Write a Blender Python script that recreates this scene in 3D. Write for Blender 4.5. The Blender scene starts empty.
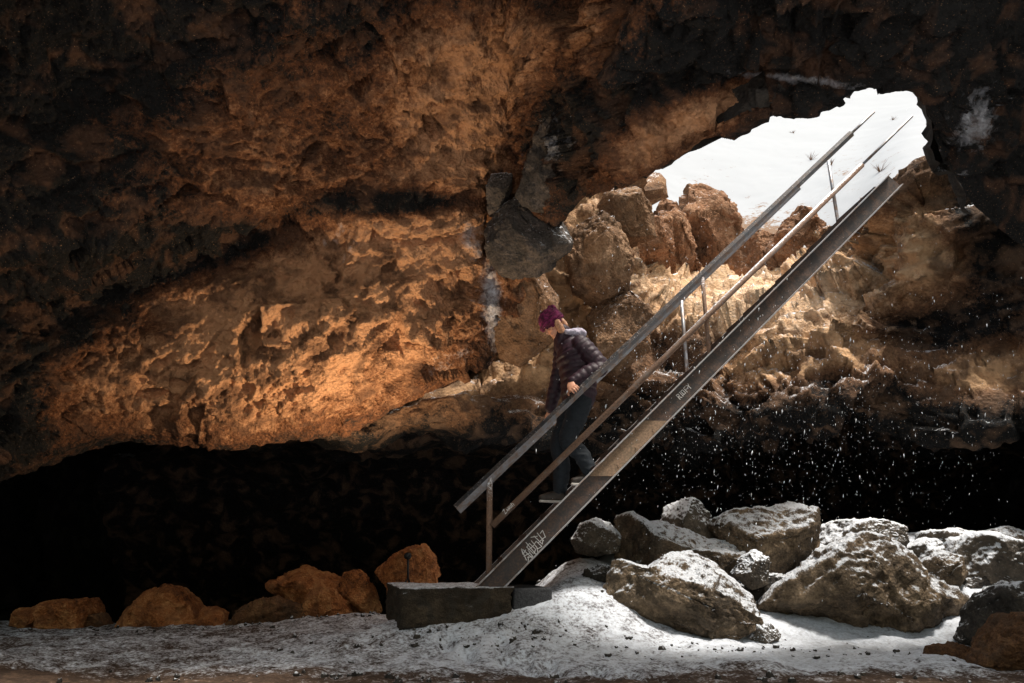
import bpy, bmesh, math, random
import numpy as np
from mathutils import Vector, Matrix

random.seed(7)
rng = np.random.default_rng(7)
sc = bpy.context.scene
C = sc.collection
R = math.radians

# ------------------------------------------------------------------ camera
F = 683.0
PITCH = R(17.5)
CP, SP = math.cos(PITCH), math.sin(PITCH)
CAM = np.array([0.0, 0.0, 0.65])
cam_d = bpy.data.cameras.new('camera')
cam = bpy.data.objects.new('camera', cam_d)
C.objects.link(cam)
cam.location = CAM
cam.rotation_euler = (R(90) + PITCH, 0, 0)
cam_d.sensor_width = 36.0
cam_d.lens = F * 36.0 / 1024.0
cam_d.clip_start = 0.05
cam_d.clip_end = 2000
sc.camera = cam
sc.view_settings.view_transform = 'Standard'
sc.view_settings.look = 'None'
sc.view_settings.exposure = 0
sc.view_settings.gamma = 1


def P(px, py, Y):
    """world point at distance Y in front of the camera, seen at survey angle (px, py)"""
    u = (px - 512.0) / F
    v = (341.5 - py) / F
    r = np.array([u, CP - v * SP, SP + v * CP])
    return CAM + r * (Y / r[1])


def W(x, y, z):
    return np.array([x, y, z], float)


def proj(p):
    q = np.asarray(p, float) - CAM
    d = q[..., 1] * CP + q[..., 2] * SP
    v = -q[..., 1] * SP + q[..., 2] * CP
    d = np.maximum(d, 1e-3)
    return 512 + F * q[..., 0] / d, 341.5 - F * v / d


# ------------------------------------------------------------------ noise
def _hash(ix, iy, iz, seed):
    h = (ix.astype(np.uint32) * np.uint32(374761393) + iy.astype(np.uint32) * np.uint32(668265263)
         + iz.astype(np.uint32) * np.uint32(2147483647) + np.uint32(seed * 974711 + 12345))
    h = (h ^ (h >> np.uint32(13))) * np.uint32(1274126177)
    h = (h ^ (h >> np.uint32(16))) * np.uint32(2246822519)
    h = h ^ (h >> np.uint32(15))
    return (h & np.uint32(0xFFFFFF)).astype(np.float64) / float(0xFFFFFF)


def vnoise(p, seed=0):
    i = np.floor(p).astype(np.int64)
    f = p - i
    f = f * f * f * (f * (f * 6 - 15) + 10)
    out = 0
    for dx in (0, 1):
        wx = f[:, 0] if dx else 1 - f[:, 0]
        for dy in (0, 1):
            wy = f[:, 1] if dy else 1 - f[:, 1]
            for dz in (0, 1):
                wz = f[:, 2] if dz else 1 - f[:, 2]
                out = out + wx * wy * wz * _hash(i[:, 0] + dx, i[:, 1] + dy, i[:, 2] + dz, seed)
    return out * 2 - 1


def fbm(p, oct=4, seed=0, gain=.5, ridged=False):
    a, s, t = 1.0, 0, 0
    q = p.copy()
    for k in range(oct):
        n = vnoise(q, seed + k * 17)
        if ridged:
            n = 1 - 2 * np.abs(n)
        s = s + a * n
        t += a
        a *= gain
        q = q * 2.03 + 3.7
    return s / t


def voronoi(p, seed=0):
    """F1, F2 and the faceting value of the nearest cell"""
    i = np.floor(p).astype(np.int64)
    f1 = np.full(len(p), 9.0)
    f2 = np.full(len(p), 9.0)
    fac = np.zeros(len(p))
    for dx in (-1, 0, 1):
        for dy in (-1, 0, 1):
            for dz in (-1, 0, 1):
                cx, cy, cz = i[:, 0] + dx, i[:, 1] + dy, i[:, 2] + dz
                c = np.stack([cx + _hash(cx, cy, cz, seed), cy + _hash(cx, cy, cz, seed + 1),
                              cz + _hash(cx, cy, cz, seed + 2)], 1)
                d3 = p - c
                d = np.sqrt((d3 ** 2).sum(1))
                g = np.stack([_hash(cx, cy, cz, seed + 3), _hash(cx, cy, cz, seed + 4),
                              _hash(cx, cy, cz, seed + 5)], 1) * 2 - 1
                val = _hash(cx, cy, cz, seed + 6) - .5 + (d3 * g).sum(1) * 1.1
                closer = d < f1
                f2 = np.where(closer, f1, np.minimum(f2, d))
                fac = np.where(closer, val, fac)
                f1 = np.where(closer, d, f1)
    return f1, f2, fac


def warp(p, s, a, seed=50):
    return p + a * np.stack([vnoise(p * s, seed), vnoise(p * s, seed + 1), vnoise(p * s, seed + 2)], 1)


def blocky(p, sc_=1.0, seed=0):
    q = warp(p, 1.3, .18)
    _, _, a = voronoi(q * 1.0 * sc_ + 5, seed)
    _, _, b = voronoi(q * 2.3 * sc_ + 9, seed + 20)
    _, _, c = voronoi(q * 5.2 * sc_ + 2, seed + 40)
    return (a * .55 + b * .28 + c * .11)


def porous(p, seed=0):
    q = warp(p, 2.0, .10)
    # layers dip to the right: squeeze space across them
    t = R(24)
    lay = np.stack([q[:, 0] * math.cos(t) + q[:, 2] * math.sin(t), q[:, 1], (q[:, 2] * math.cos(t) - q[:, 0] * math.sin(t)) * 2.3], 1)
    a = fbm(q * 1.1, 3, seed)
    b = fbm(warp(lay * 1.7, .8, .5, 90), 5, seed + 5, gain=.6, ridged=True)
    c = fbm(q * 4.5, 5, seed + 8, gain=.66)
    f1, _, fc = voronoi(warp(q * 5.0, 1.1, .35, 70), seed + 9)
    g1, _, _ = voronoi(warp(q * 15.0, 1.3, .3, 75), seed + 12)
    patch = smooth01(fbm(q * .9, 3, seed + 21) * 1.8 + .5)
    return a * .15 + b * .12 + c * .075 + (fc * .06 + (f1 - .5) * .02) * patch + (g1 - .5) * .04 * (.4 + .6 * patch)


def smooth01(x):
    x = np.clip(x, 0, 1)
    return x * x * (3 - 2 * x)


# ------------------------------------------------------------------ mesh helpers
def link_mesh(name, verts, faces, mat=None, parent=None, smooth=False, attrs=None, loc=None):
    me = bpy.data.meshes.new(name)
    v = np.asarray(verts, float)
    if loc is not None:
        v = v - np.asarray(loc, float)
    if isinstance(faces, np.ndarray):
        nf, k = faces.shape
        me.vertices.add(len(v))
        me.vertices.foreach_set('co', v.astype(np.float32).ravel())
        me.loops.add(nf * k)
        me.loops.foreach_set('vertex_index', faces.astype(np.int32).ravel())
        me.polygons.add(nf)
        me.polygons.foreach_set('loop_start', np.arange(0, nf * k, k, dtype=np.int32))
        me.update(calc_edges=True)
        me.validate()
    else:
        me.from_pydata([tuple(x) for x in v], [], [tuple(f) for f in faces])
        me.update()
    if attrs:
        for k, a in attrs.items():
            at = me.attributes.new(k, 'FLOAT', 'POINT')
            at.data.foreach_set('value', np.asarray(a, np.float32))
    if smooth:
        me.polygons.foreach_set('use_smooth', np.ones(len(me.polygons), bool))
    if mat:
        me.materials.append(mat)
    o = bpy.data.objects.new(name, me)
    C.objects.link(o)
    if loc is not None:
        o.location = loc
    if parent is not None:
        o.parent = parent
        if loc is None:
            o.matrix_parent_inverse = Matrix.Identity(4)
    return o


def tag(o, label, cat, group=None, kind=None):
    if label:
        o['label'] = label
    if cat:
        o['category'] = cat
    if group:
        o['group'] = group
    if kind:
        o['kind'] = kind
    return o


def grid_normals(g):
    du = np.gradient(g, axis=1)
    dv = np.gradient(g, axis=0)
    n = np.cross(du, dv)
    n /= np.linalg.norm(n, axis=2, keepdims=True) + 1e-9
    return n


def grid_faces(m, n):
    idx = np.arange(m * n).reshape(m, n)
    return np.stack([idx[:-1, :-1], idx[:-1, 1:], idx[1:, 1:], idx[1:, :-1]], -1).reshape(-1, 4)


def cr_up(a, axis, counts):
    """Catmull-Rom upsampling of a control net along one axis"""
    a = np.moveaxis(a, axis, 0)
    n = len(a)
    pre = 2 * a[0] - a[1]
    post = 2 * a[-1] - a[-2]
    b = np.concatenate([pre[None], a, post[None]], 0)
    out = []
    for k in range(n - 1):
        p0, p1, p2, p3 = b[k], b[k + 1], b[k + 2], b[k + 3]
        for j in range(counts[k]):
            t = j / counts[k]
            out.append(.5 * (2 * p1 + (p2 - p0) * t + (2 * p0 - 5 * p1 + 4 * p2 - p3) * t * t
                             + (3 * p1 - p0 - 3 * p2 + p3) * t ** 3))
    out.append(a[-1])
    return np.moveaxis(np.array(out), 0, axis)


def loft(net, step=2.2, maxseg=70):
    """net: [rows][cols] of world points -> dense grid; step in photo pixels"""
    net = np.array(net, float)
    px, py = proj(net)
    def cnt(ax):
        d = np.hypot(np.diff(px, axis=ax), np.diff(py, axis=ax))
        d = np.minimum(d, 400)
        m = np.percentile(d, 70, axis=1 - ax)
        w = np.linalg.norm(np.diff(net, axis=ax), axis=2).mean(axis=1 - ax)
        return [int(np.clip(max(x / step, y * 6), 3, maxseg)) for x, y in zip(m, w)]
    g = cr_up(net, 0, cnt(0))
    g = cr_up(g, 1, cnt(1))
    return g


# ------------------------------------------------------------------ materials
def new_mat(name):
    m = bpy.data.materials.new(name)
    m.use_nodes = True
    nt = m.node_tree
    nt.nodes.clear()
    out = nt.nodes.new('ShaderNodeOutputMaterial')
    b = nt.nodes.new('ShaderNodeBsdfPrincipled')
    nt.links.new(b.outputs[0], out.inputs[0])
    return m, nt, b


def N(nt, kind, ins=None, **props):
    n = nt.nodes.new(kind)
    for k, v in props.items():
        setattr(n, k, v)
    for k, v in (ins or {}).items():
        s = n.inputs[k]
        if isinstance(v, bpy.types.NodeSocket):
            nt.links.new(v, s)
        else:
            s.default_value = v
    return n


def math_(nt, op, a, b=0.0, c=0.0, clamp=False):
    n = N(nt, 'ShaderNodeMath', {0: a, 1: b, 2: c}, operation=op)
    n.use_clamp = clamp
    return n.outputs[0]


def ramp(nt, fac, stops, interp='LINEAR'):
    n = nt.nodes.new('ShaderNodeValToRGB')
    n.color_ramp.interpolation = interp
    e = n.color_ramp.elements
    while len(e) < len(stops):
        e.new(.5)
    for k, (pos, col) in enumerate(stops):
        e[k].position = pos
        e[k].color = col if len(col) == 4 else (*col, 1)
    nt.links.new(fac, n.inputs[0])
    return n.outputs[0]


def mixc(nt, fac, a, b, blend='MIX'):
    n = nt.nodes.new('ShaderNodeMix')
    n.data_type = 'RGBA'
    n.blend_type = blend
    for s, v in ((n.inputs[0], fac), (n.inputs[6], a), (n.inputs[7], b)):
        if isinstance(v, bpy.types.NodeSocket):
            nt.links.new(v, s)
        else:
            s.default_value = v if not isinstance(v, tuple) or len(v) == 4 else (*v, 1)
    return n.outputs[2]


def noise_(nt, vec, scale, detail=5, rough=.6, dist=0.0):
    return N(nt, 'ShaderNodeTexNoise', {'Vector': vec, 'Scale': scale, 'Detail': detail, 'Roughness': rough,
                                        'Distortion': dist}).outputs[0]


def attr_(nt, name):
    return N(nt, 'ShaderNodeAttribute', attribute_name=name).outputs['Fac']


SNOW = (.80, .83, .88)


def rock_mat(name, dark, mid, light, use_attr=False, snow_thr=None, snow_amt=1.0, bump=.5, rough=.9,
             tex=1.0, grain=1.0, stops=(.30, .50, .72), bdist=.05, frost_sunlit_col=(.72, .72, .76)):
    m, nt, b = new_mat(name)
    geo = N(nt, 'ShaderNodeNewGeometry')
    pos = geo.outputs['Position']
    n1 = noise_(nt, pos, 1.1 * tex, 5, .6, .4)
    n2 = noise_(nt, pos, 6.5 * tex, 6, .68, .2)
    n3 = noise_(nt, pos, 32 * tex, 4, .7)
    f = math_(nt, 'ADD', math_(nt, 'MULTIPLY', n1, .55), math_(nt, 'MULTIPLY', n2, .45))
    f = math_(nt, 'ADD', f, math_(nt, 'MULTIPLY', math_(nt, 'SUBTRACT', n3, .5), .35))
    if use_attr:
        f = math_(nt, 'ADD', f, math_(nt, 'MULTIPLY', math_(nt, 'SUBTRACT', attr_(nt, 'ox_shading'), .5), .62))
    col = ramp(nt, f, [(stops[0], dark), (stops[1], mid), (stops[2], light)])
    # grey-green basalt crusts and mineral speckle
    n4 = noise_(nt, pos, 3.1 * tex, 3, .5, .6)
    col = mixc(nt, ramp(nt, n4, [(.50, (0, 0, 0)), (.64, (.78, .78, .78))]), col,
               tuple(.55 * a + .45 * g for a, g in zip(mid, (.045, .043, .036))))
    n5 = noise_(nt, pos, 75 * tex, 2, .5)
    col = mixc(nt, math_(nt, 'MULTIPLY', ramp(nt, n5, [(.66, (0, 0, 0)), (.74, (1, 1, 1))]), .30 * grain),
               col, tuple(min(1, x * 1.6 + .03) for x in light))
    if use_attr:
        fr = math_(nt, 'MULTIPLY', attr_(nt, 'frost_sunlit'), 1.35)
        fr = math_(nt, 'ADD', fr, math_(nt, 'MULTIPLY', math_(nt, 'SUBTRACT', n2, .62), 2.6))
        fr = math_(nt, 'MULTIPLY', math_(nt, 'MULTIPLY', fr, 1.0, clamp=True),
                   math_(nt, 'GREATER_THAN', attr_(nt, 'frost_sunlit'), .03))
        col = mixc(nt, fr, col, frost_sunlit_col)
    if snow_thr is not None:
        nz = N(nt, 'ShaderNodeSeparateXYZ', {0: geo.outputs['Normal']}).outputs[2]
        s = math_(nt, 'SUBTRACT', nz, snow_thr)
        s = math_(nt, 'ADD', s, math_(nt, 'MULTIPLY', math_(nt, 'SUBTRACT', n2, .5), 1.3))
        s = math_(nt, 'ADD', s, math_(nt, 'MULTIPLY', math_(nt, 'SUBTRACT', n3, .5), .9))
        s = math_(nt, 'ADD', s, math_(nt, 'MULTIPLY', math_(nt, 'SUBTRACT', noise_(nt, pos, 90 * tex, 2, .5), .5), .8))
        s = math_(nt, 'MULTIPLY', s, 3.2, clamp=True)
        s = math_(nt, 'MULTIPLY', s, snow_amt)
        col = mixc(nt, s, col, SNOW)
    nt.links.new(col, b.inputs['Base Color'])
    b.inputs['Roughness'].default_value = rough
    b.inputs['Specular IOR Level'].default_value = .3
    h = math_(nt, 'ADD', math_(nt, 'MULTIPLY', n3, .6), math_(nt, 'MULTIPLY', noise_(nt, pos, 110 * tex, 3, .6), .3))
    vor = N(nt, 'ShaderNodeTexVoronoi', {'Vector': pos, 'Scale': 24.0 * tex}).outputs['Distance']
    h = math_(nt, 'ADD', h, math_(nt, 'MULTIPLY', vor, .5))
    bp = N(nt, 'ShaderNodeBump', {'Strength': bump, 'Distance': bdist, 'Height': h})
    nt.links.new(bp.outputs[0], b.inputs['Normal'])
    return m


def metal_mat(name, paint, rust, rust_amt=.5, metallic=.6, rough=.5, snow=True, scale=9.0):
    m, nt, b = new_mat(name)
    geo = N(nt, 'ShaderNodeNewGeometry')
    pos = geo.outputs['Position']
    n1 = noise_(nt, pos, scale, 6, .65, .5)
    n2 = noise_(nt, pos, scale * 7, 4, .7)
    f = math_(nt, 'ADD', math_(nt, 'MULTIPLY', n1, .7), math_(nt, 'MULTIPLY', n2, .3))
    t = .62 - rust_amt * .3
    rf = ramp(nt, f, [(t - .1, (0, 0, 0)), (t + .08, (1, 1, 1))])
    rc = ramp(nt, n2, [(.3, tuple(x * .5 for x in rust)), (.7, tuple(min(1, x * 1.5) for x in rust))])
    col = mixc(nt, rf, paint, rc)
    if snow:
        nz = N(nt, 'ShaderNodeSeparateXYZ', {0: geo.outputs['Normal']}).outputs[2]
        s = math_(nt, 'MULTIPLY', math_(nt, 'ADD', math_(nt, 'SUBTRACT', nz, .55),
                                        math_(nt, 'MULTIPLY', math_(nt, 'SUBTRACT', n2, .5), 1.2)), 4, clamp=True)
        col = mixc(nt, s, col, SNOW)
    nt.links.new(col, b.inputs['Base Color'])
    nt.links.new(math_(nt, 'SUBTRACT', metallic, math_(nt, 'MULTIPLY', rf, metallic * .8)), b.inputs['Metallic'])
    nt.links.new(math_(nt, 'ADD', rough, math_(nt, 'MULTIPLY', rf, .25)), b.inputs['Roughness'])
    bp = N(nt, 'ShaderNodeBump', {'Strength': .35, 'Distance': .004, 'Height': f})
    nt.links.new(bp.outputs[0], b.inputs['Normal'])
    return m


def plain_mat(name, col, rough=.8, var=.25, scale=30, spec=.4, bump=.15, bdist=.003):
    m, nt, b = new_mat(name)
    pos = N(nt, 'ShaderNodeNewGeometry').outputs['Position']
    n = noise_(nt, pos, scale, 4, .6)
    c = ramp(nt, n, [(.3, tuple(x * (1 - var) for x in col)), (.7, tuple(min(1, x * (1 + var)) for x in col))])
    nt.links.new(c, b.inputs['Base Color'])
    b.inputs['Roughness'].default_value = rough
    b.inputs['Specular IOR Level'].default_value = spec
    if bump:
        bp = N(nt, 'ShaderNodeBump', {'Strength': bump, 'Distance': bdist, 'Height': n})
        nt.links.new(bp.outputs[0], b.inputs['Normal'])
    return m


M = {}
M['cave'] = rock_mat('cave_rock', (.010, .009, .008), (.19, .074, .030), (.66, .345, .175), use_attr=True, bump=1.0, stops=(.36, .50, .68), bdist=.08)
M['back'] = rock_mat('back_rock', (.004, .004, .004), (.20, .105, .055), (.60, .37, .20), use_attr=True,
                     snow_thr=.80, bump=.8, frost_sunlit_col=(.84, .60, .40))  # warm tint paints sunlight on the terraces
M['deep'] = rock_mat('shaded_deep_rock', (.003, .003, .003), (.006, .0055, .005), (.014, .011, .008), bump=.6)  # near-black colour puts the recess's deep shade into the stone
M['boulder'] = rock_mat('boulder_rock', (.03, .025, .02), (.145, .102, .064), (.38, .27, .165), snow_thr=.46, bump=1.0, stops=(.36, .5, .68),
                        tex=1.6)
M['boulder_snowy'] = rock_mat('snowy_boulder_rock', (.025, .022, .02), (.10, .08, .06), (.26, .2, .14), snow_thr=.22,
                              bump=.6, tex=1.6)
M['boulder_dark'] = rock_mat('dark_boulder_rock', (.012, .012, .012), (.045, .038, .032), (.14, .11, .08),
                             snow_thr=.70, bump=.7, tex=1.6)
M['orange'] = rock_mat('orange_rock', (.03, .012, .006), (.46, .155, .045), (.80, .42, .17), bump=1.0, tex=2.2, stops=(.34, .47, .66))
M['rim'] = rock_mat('rim_rock', (.06, .03, .018), (.34, .17, .09), (.62, .40, .25), snow_thr=.72, bump=.9, tex=1.2)
M['block'] = rock_mat('grey_block', (.014, .013, .012), (.075, .062, .052), (.27, .21, .17), snow_thr=.42, bump=1.0, tex=1.3)
M['tan'] = rock_mat('tan_block', (.05, .028, .016), (.27, .150, .080), (.58, .37, .22), snow_thr=.66, bump=1.0, tex=1.3)
M['rust_rubble'] = rock_mat('rubble_rock', (.015, .010, .007), (.13, .06, .025), (.30, .16, .07), bump=.7, tex=2.5)


# ground: snow thinning out over dirt
def ground_mat():
    m, nt, b = new_mat('ground_snow_and_dirt')
    geo = N(nt, 'ShaderNodeNewGeometry')
    pos = geo.outputs['Position']
    n1 = noise_(nt, pos, 1.3, 6, .6, .5)
    n2 = noise_(nt, pos, 7.0, 7, .72, .3)
    n3 = noise_(nt, pos, 40, 4, .7)
    dirt = ramp(nt, math_(nt, 'ADD', math_(nt, 'MULTIPLY', n2, .6), math_(nt, 'MULTIPLY', n3, .4)),
                [(.32, (.018, .011, .008)), (.5, (.08, .05, .033)), (.7, (.24, .15, .095))])
    s = math_(nt, 'ADD', attr_(nt, 'snow'), math_(nt, 'MULTIPLY', math_(nt, 'SUBTRACT', n1, .5), .8))
    s = math_(nt, 'ADD', s, math_(nt, 'MULTIPLY', math_(nt, 'SUBTRACT', n2, .5), 1.3))
    s = math_(nt, 'ADD', s, math_(nt, 'MULTIPLY', math_(nt, 'SUBTRACT', n3, .5), 1.3))
    sf = ramp(nt, s, [(.28, (0, 0, 0)), (.66, (1, 1, 1))])
    sn = ramp(nt, math_(nt, 'ADD', math_(nt, 'MULTIPLY', n3, .5), math_(nt, 'MULTIPLY', n2, .5)), [(.34, (.34, .35, .38)), (.60, (.72, .76, .82))])
    col = mixc(nt, sf, dirt, sn)
    nt.links.new(col, b.inputs['Base Color'])
    b.inputs['Roughness'].default_value = .85
    b.inputs['Specular IOR Level'].default_value = .25
    h = math_(nt, 'ADD', math_(nt, 'MULTIPLY', n3, .5), math_(nt, 'MULTIPLY', n2, .7))
    h = math_(nt, 'ADD', h, math_(nt, 'MULTIPLY', noise_(nt, pos, 120, 4, .75), .6))
    bp = N(nt, 'ShaderNodeBump', {'Strength': .6, 'Distance': .03, 'Height': h})
    nt.links.new(bp.outputs[0], b.inputs['Normal'])
    return m


M['ground'] = ground_mat()


def slope_mat():
    m, nt, b = new_mat('snow_slope')
    pos = N(nt, 'ShaderNodeNewGeometry').outputs['Position']
    n2 = noise_(nt, pos, 2.2, 7, .7, .4)
    n3 = noise_(nt, pos, 14, 4, .7)
    f = math_(nt, 'ADD', math_(nt, 'MULTIPLY', n2, .65), math_(nt, 'MULTIPLY', n3, .35))
    f = math_(nt, 'ADD', f, math_(nt, 'MULTIPLY', attr_(nt, 'bare'), .28))
    col = ramp(nt, f, [(.64, (.36, .38, .41)), (.70, (.20, .12, .07))])
    nt.links.new(col, b.inputs['Base Color'])
    b.inputs['Roughness'].default_value = .9
    return m


M['slope'] = slope_mat()
M['stringer'] = metal_mat('stringer_steel', (.030, .026, .025), (.075, .042, .028), .35, .35, .45)
M['edge'] = metal_mat('highlight_steel_edge', (.36, .36, .37), (.22, .15, .11), .25, .6, .35)  # light steel painted where the flange tips catch light
M['plate'] = metal_mat('plate_steel', (.15, .11, .07), (.22, .14, .085), .6, .3, .5, snow=False)
M['rail'] = metal_mat('rail_steel', (.30, .31, .33), (.20, .13, .09), .3, .75, .35)
M['rail_shaded'] = metal_mat('shaded_rail_face', (.022, .023, .026), (.08, .05, .035), .2, .3, .45)  # dark copy of the rail colour, painted shade for its upper leg
M['rust_pipe'] = metal_mat('rusted_pipe', (.20, .17, .15), (.16, .092, .058), .7, .25, .5)
M['scratch'] = plain_mat('scratched_paint', (.62, .60, .58), .7, .2, 60)
M['concrete'] = rock_mat('slab_concrete', (.008, .006, .004), (.034, .024, .014), (.11, .08, .05), snow_thr=.75, bump=.6,
                         tex=3.0)
M['mat'] = plain_mat('stippled_rubber', (.035, .035, .037), .75, .7, 70, bump=.8, bdist=.01)

# ------------------------------------------------------------------ the cave shell
# attribute fields: oxidised (orange) and frosted stone with painted light and shade, as functions of direction of the survey
def blob(px, py, cx, cy, sx, sy, rot=0):
    c, s = math.cos(rot), math.sin(rot)
    dx, dy = px - cx, py - cy
    a = (dx * c + dy * s) / sx
    b_ = (-dx * s + dy * c) / sy
    return np.exp(-(a * a + b_ * b_))


def cave_attrs(p):
    px, py = proj(p)
    ox_shading = .20 + 0 * px - .30 * blob(px, py, -10, 170, 90, 260) - .15 * blob(px, py, 160, 10, 170, 40)  # far left and top left darkened to paint the light's falloff
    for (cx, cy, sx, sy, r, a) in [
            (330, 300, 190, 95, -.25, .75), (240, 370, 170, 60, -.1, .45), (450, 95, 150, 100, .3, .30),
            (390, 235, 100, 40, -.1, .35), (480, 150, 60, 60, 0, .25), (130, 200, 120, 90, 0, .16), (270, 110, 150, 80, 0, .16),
            (90, 400, 80, 60, -.3, .12), (700, 115, 90, 24, -.4, .65), (620, 165, 60, 30, -.4, .35),  # roof-lip blob paints its lit band
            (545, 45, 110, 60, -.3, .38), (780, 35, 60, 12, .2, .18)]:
        ox_shading = ox_shading + a * blob(px, py, cx, cy, sx, sy, r)
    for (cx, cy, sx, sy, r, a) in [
            (150, 262, 190, 24, -.2, .75), (30, 330, 60, 60, 0, .25), (395, 203, 90, 15, 0, .6), (40, 90, 90, 110, 0, .25),  # shade along the wall's fold painted as a dark band
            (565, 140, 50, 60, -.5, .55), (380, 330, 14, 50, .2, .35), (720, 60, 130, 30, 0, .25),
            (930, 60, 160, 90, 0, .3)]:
        ox_shading = ox_shading - a * blob(px, py, cx, cy, sx, sy, r)
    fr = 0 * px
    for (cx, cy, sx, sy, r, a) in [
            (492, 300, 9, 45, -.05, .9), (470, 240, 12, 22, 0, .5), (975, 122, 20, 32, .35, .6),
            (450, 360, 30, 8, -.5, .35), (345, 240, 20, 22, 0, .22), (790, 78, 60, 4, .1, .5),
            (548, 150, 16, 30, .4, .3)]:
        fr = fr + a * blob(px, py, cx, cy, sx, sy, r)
    return {'ox_shading': np.clip(ox_shading, 0, 1), 'frost_sunlit': np.clip(fr, 0, 1)}


def ceil_over(px, Y, z):
    return None


cols = [
    # contour                  ...upwards...                                                      top of frame      above
    [(-420, 520, 5.2), (-420, 480, 4.9), (-420, 400, 4.6), (-420, 310, 4.3), (-420, 220, 4.0), (-420, 120, 3.6), (-420, 0, 3.0), (-420, -150, 2.4)],
    [(-150, 500, 6.0), (-150, 460, 5.7), (-150, 395, 5.4), (-150, 310, 5.1), (-150, 225, 4.7), (-150, 120, 4.3), (-150, 0, 3.5), (-150, -150, 2.7)],
    [(0, 480, 6.9), (0, 450, 6.5), (0, 385, 6.2), (0, 305, 6.0), (0, 240, 5.3), (0, 120, 4.8), (0, 0, 4.0), (0, -150, 3.1)],
    [(112, 447, 7.7), (110, 425, 7.3), (110, 365, 6.9), (110, 285, 6.6), (112, 232, 5.8), (112, 120, 5.2), (112, 0, 4.3), (112, -150, 3.4)],
    [(220, 445, 8.0), (220, 420, 7.6), (220, 355, 7.2), (220, 268, 6.9), (222, 216, 6.1), (220, 120, 5.5), (220, 0, 4.5), (220, -150, 3.6)],
    [(325, 441, 8.3), (322, 412, 7.9), (320, 350, 7.4), (320, 255, 7.0), (328, 200, 6.4), (325, 120, 5.8), (325, 0, 4.7), (325, -150, 3.8)],
    [(415, 396, 8.5), (408, 375, 8.1), (402, 330, 7.6), (402, 260, 7.2), (408, 200, 6.8), (410, 120, 6.1), (410, 0, 4.9), (410, -150, 3.9)],
    [(470, 372, 8.6), (462, 350, 8.2), (455, 310, 7.8), (455, 255, 7.4), (462, 200, 7.1), (465, 125, 6.4), (465, 0, 5.0), (465, -150, 4.0)],
    [(500, 352, 8.8), (494, 330, 8.4), (490, 300, 8.0), (492, 258, 7.7), (500, 205, 7.4), (510, 130, 6.8), (515, 0, 5.2), (515, -150, 4.0)],
    [(560, 222, 9.0), (554, 210, 8.7), (550, 195, 8.5), (548, 175, 8.4), (550, 145, 8.0), (553, 95, 7.3), (560, 0, 6.1), (560, -150, 4.7)],
    [(614, 192, 9.0), (611, 184, 8.8), (609, 172, 8.6), (607, 155, 8.4), (607, 125, 8.0), (608, 80, 7.4), (612, 0, 6.3), (610, -150, 4.8)],
    [(650, 176, 8.7), (650, 169, 8.5), (650, 158, 8.3), (650, 140, 8.1), (650, 112, 7.7), (650, 70, 7.2), (652, 0, 6.3), (650, -150, 4.8)],
    [(700, 151, 8.1), (700, 145, 7.9), (700, 135, 7.8), (700, 118, 7.6), (700, 92, 7.3), (700, 55, 6.9), (700, 0, 6.2), (700, -150, 4.8)],
    [(760, 124, 7.5), (760, 118, 7.3), (760, 108, 7.2), (760, 94, 7.1), (760, 72, 6.9), (760, 42, 6.6), (760, 0, 6.1), (760, -150, 4.7)],
    [(828, 107, 7.0), (828, 101, 6.9), (828, 92, 6.8), (828, 80, 6.7), (828, 60, 6.5), (828, 34, 6.3), (828, 0, 5.9), (828, -150, 4.6)],
    [(855, 89, 6.8), (856, 84, 6.7), (857, 76, 6.6), (858, 66, 6.5), (858, 50, 6.3), (858, 28, 6.1), (858, 0, 5.8), (858, -150, 4.6)],
    [(922, 88, 6.6), (923, 83, 6.5), (924, 75, 6.4), (925, 64, 6.3), (925, 48, 6.1), (925, 27, 5.9), (925, 0, 5.6), (925, -150, 4.5)],
    [(938, 145, 7.0), (942, 128, 6.8), (945, 112, 6.6), (948, 94, 6.4), (950, 72, 6.2), (952, 40, 5.9), (952, 0, 5.5), (952, -150, 4.4)],
    [(985, 215, 6.8), (990, 190, 6.6), (993, 160, 6.4), (996, 128, 6.2), (998, 92, 6.0), (1000, 48, 5.7), (1000, 0, 5.3), (1000, -150, 4.3)],
    [(1110, 300, 6.2), (1112, 265, 6.0), (1115, 220, 5.8), (1118, 170, 5.6), (1120, 118, 5.4), (1120, 60, 5.1), (1120, 0, 4.8), (1120, -150, 3.9)],
    [(1420, 420, 5.2), (1420, 370, 5.0), (1420, 310, 4.8), (1420, 240, 4.6), (1420, 170, 4.3), (1420, 90, 4.0), (1420, 0, 3.6), (1420, -150, 2.9)],
]
NEAR = {9: .78, 10: .60, 11: .58, 12: .59, 13: .60, 14: .605, 15: .605, 16: .61, 17: .64, 18: .74, 19: .88}
cols = [[(a, b_, y * NEAR.get(k, 1.0)) for a, b_, y in c] for k, c in enumerate(cols)]
net = []
for r in range(8):
    net.append([P(*c[r]) for c in cols])
top = net[-1]
ov1, ov2 = [], []
for q in top:
    ov1.append(q + W(0, -.8, .25))
net += [ov1]


def displaced(net, kind, amp=1.0, seed=0, step=2.2, fade=None, mask=None):
    g = loft(net, step)
    n = grid_normals(g)
    p = g.reshape(-1, 3)
    nn = n.reshape(-1, 3)
    to = CAM - p
    s = np.sign((nn * to).sum(1)).mean()
    nn = nn * (1 if s >= 0 else -1)
    px, py = proj(p)
    d = kind(p, px, py) * amp
    if fade is not None:
        d = d * fade(px, py)
    p2 = p + nn * d[:, None]
    return g.shape[:2], p2, s >= 0


def smooth01(x):
    x = np.clip(x, 0, 1)
    return x * x * (3 - 2 * x)


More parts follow.
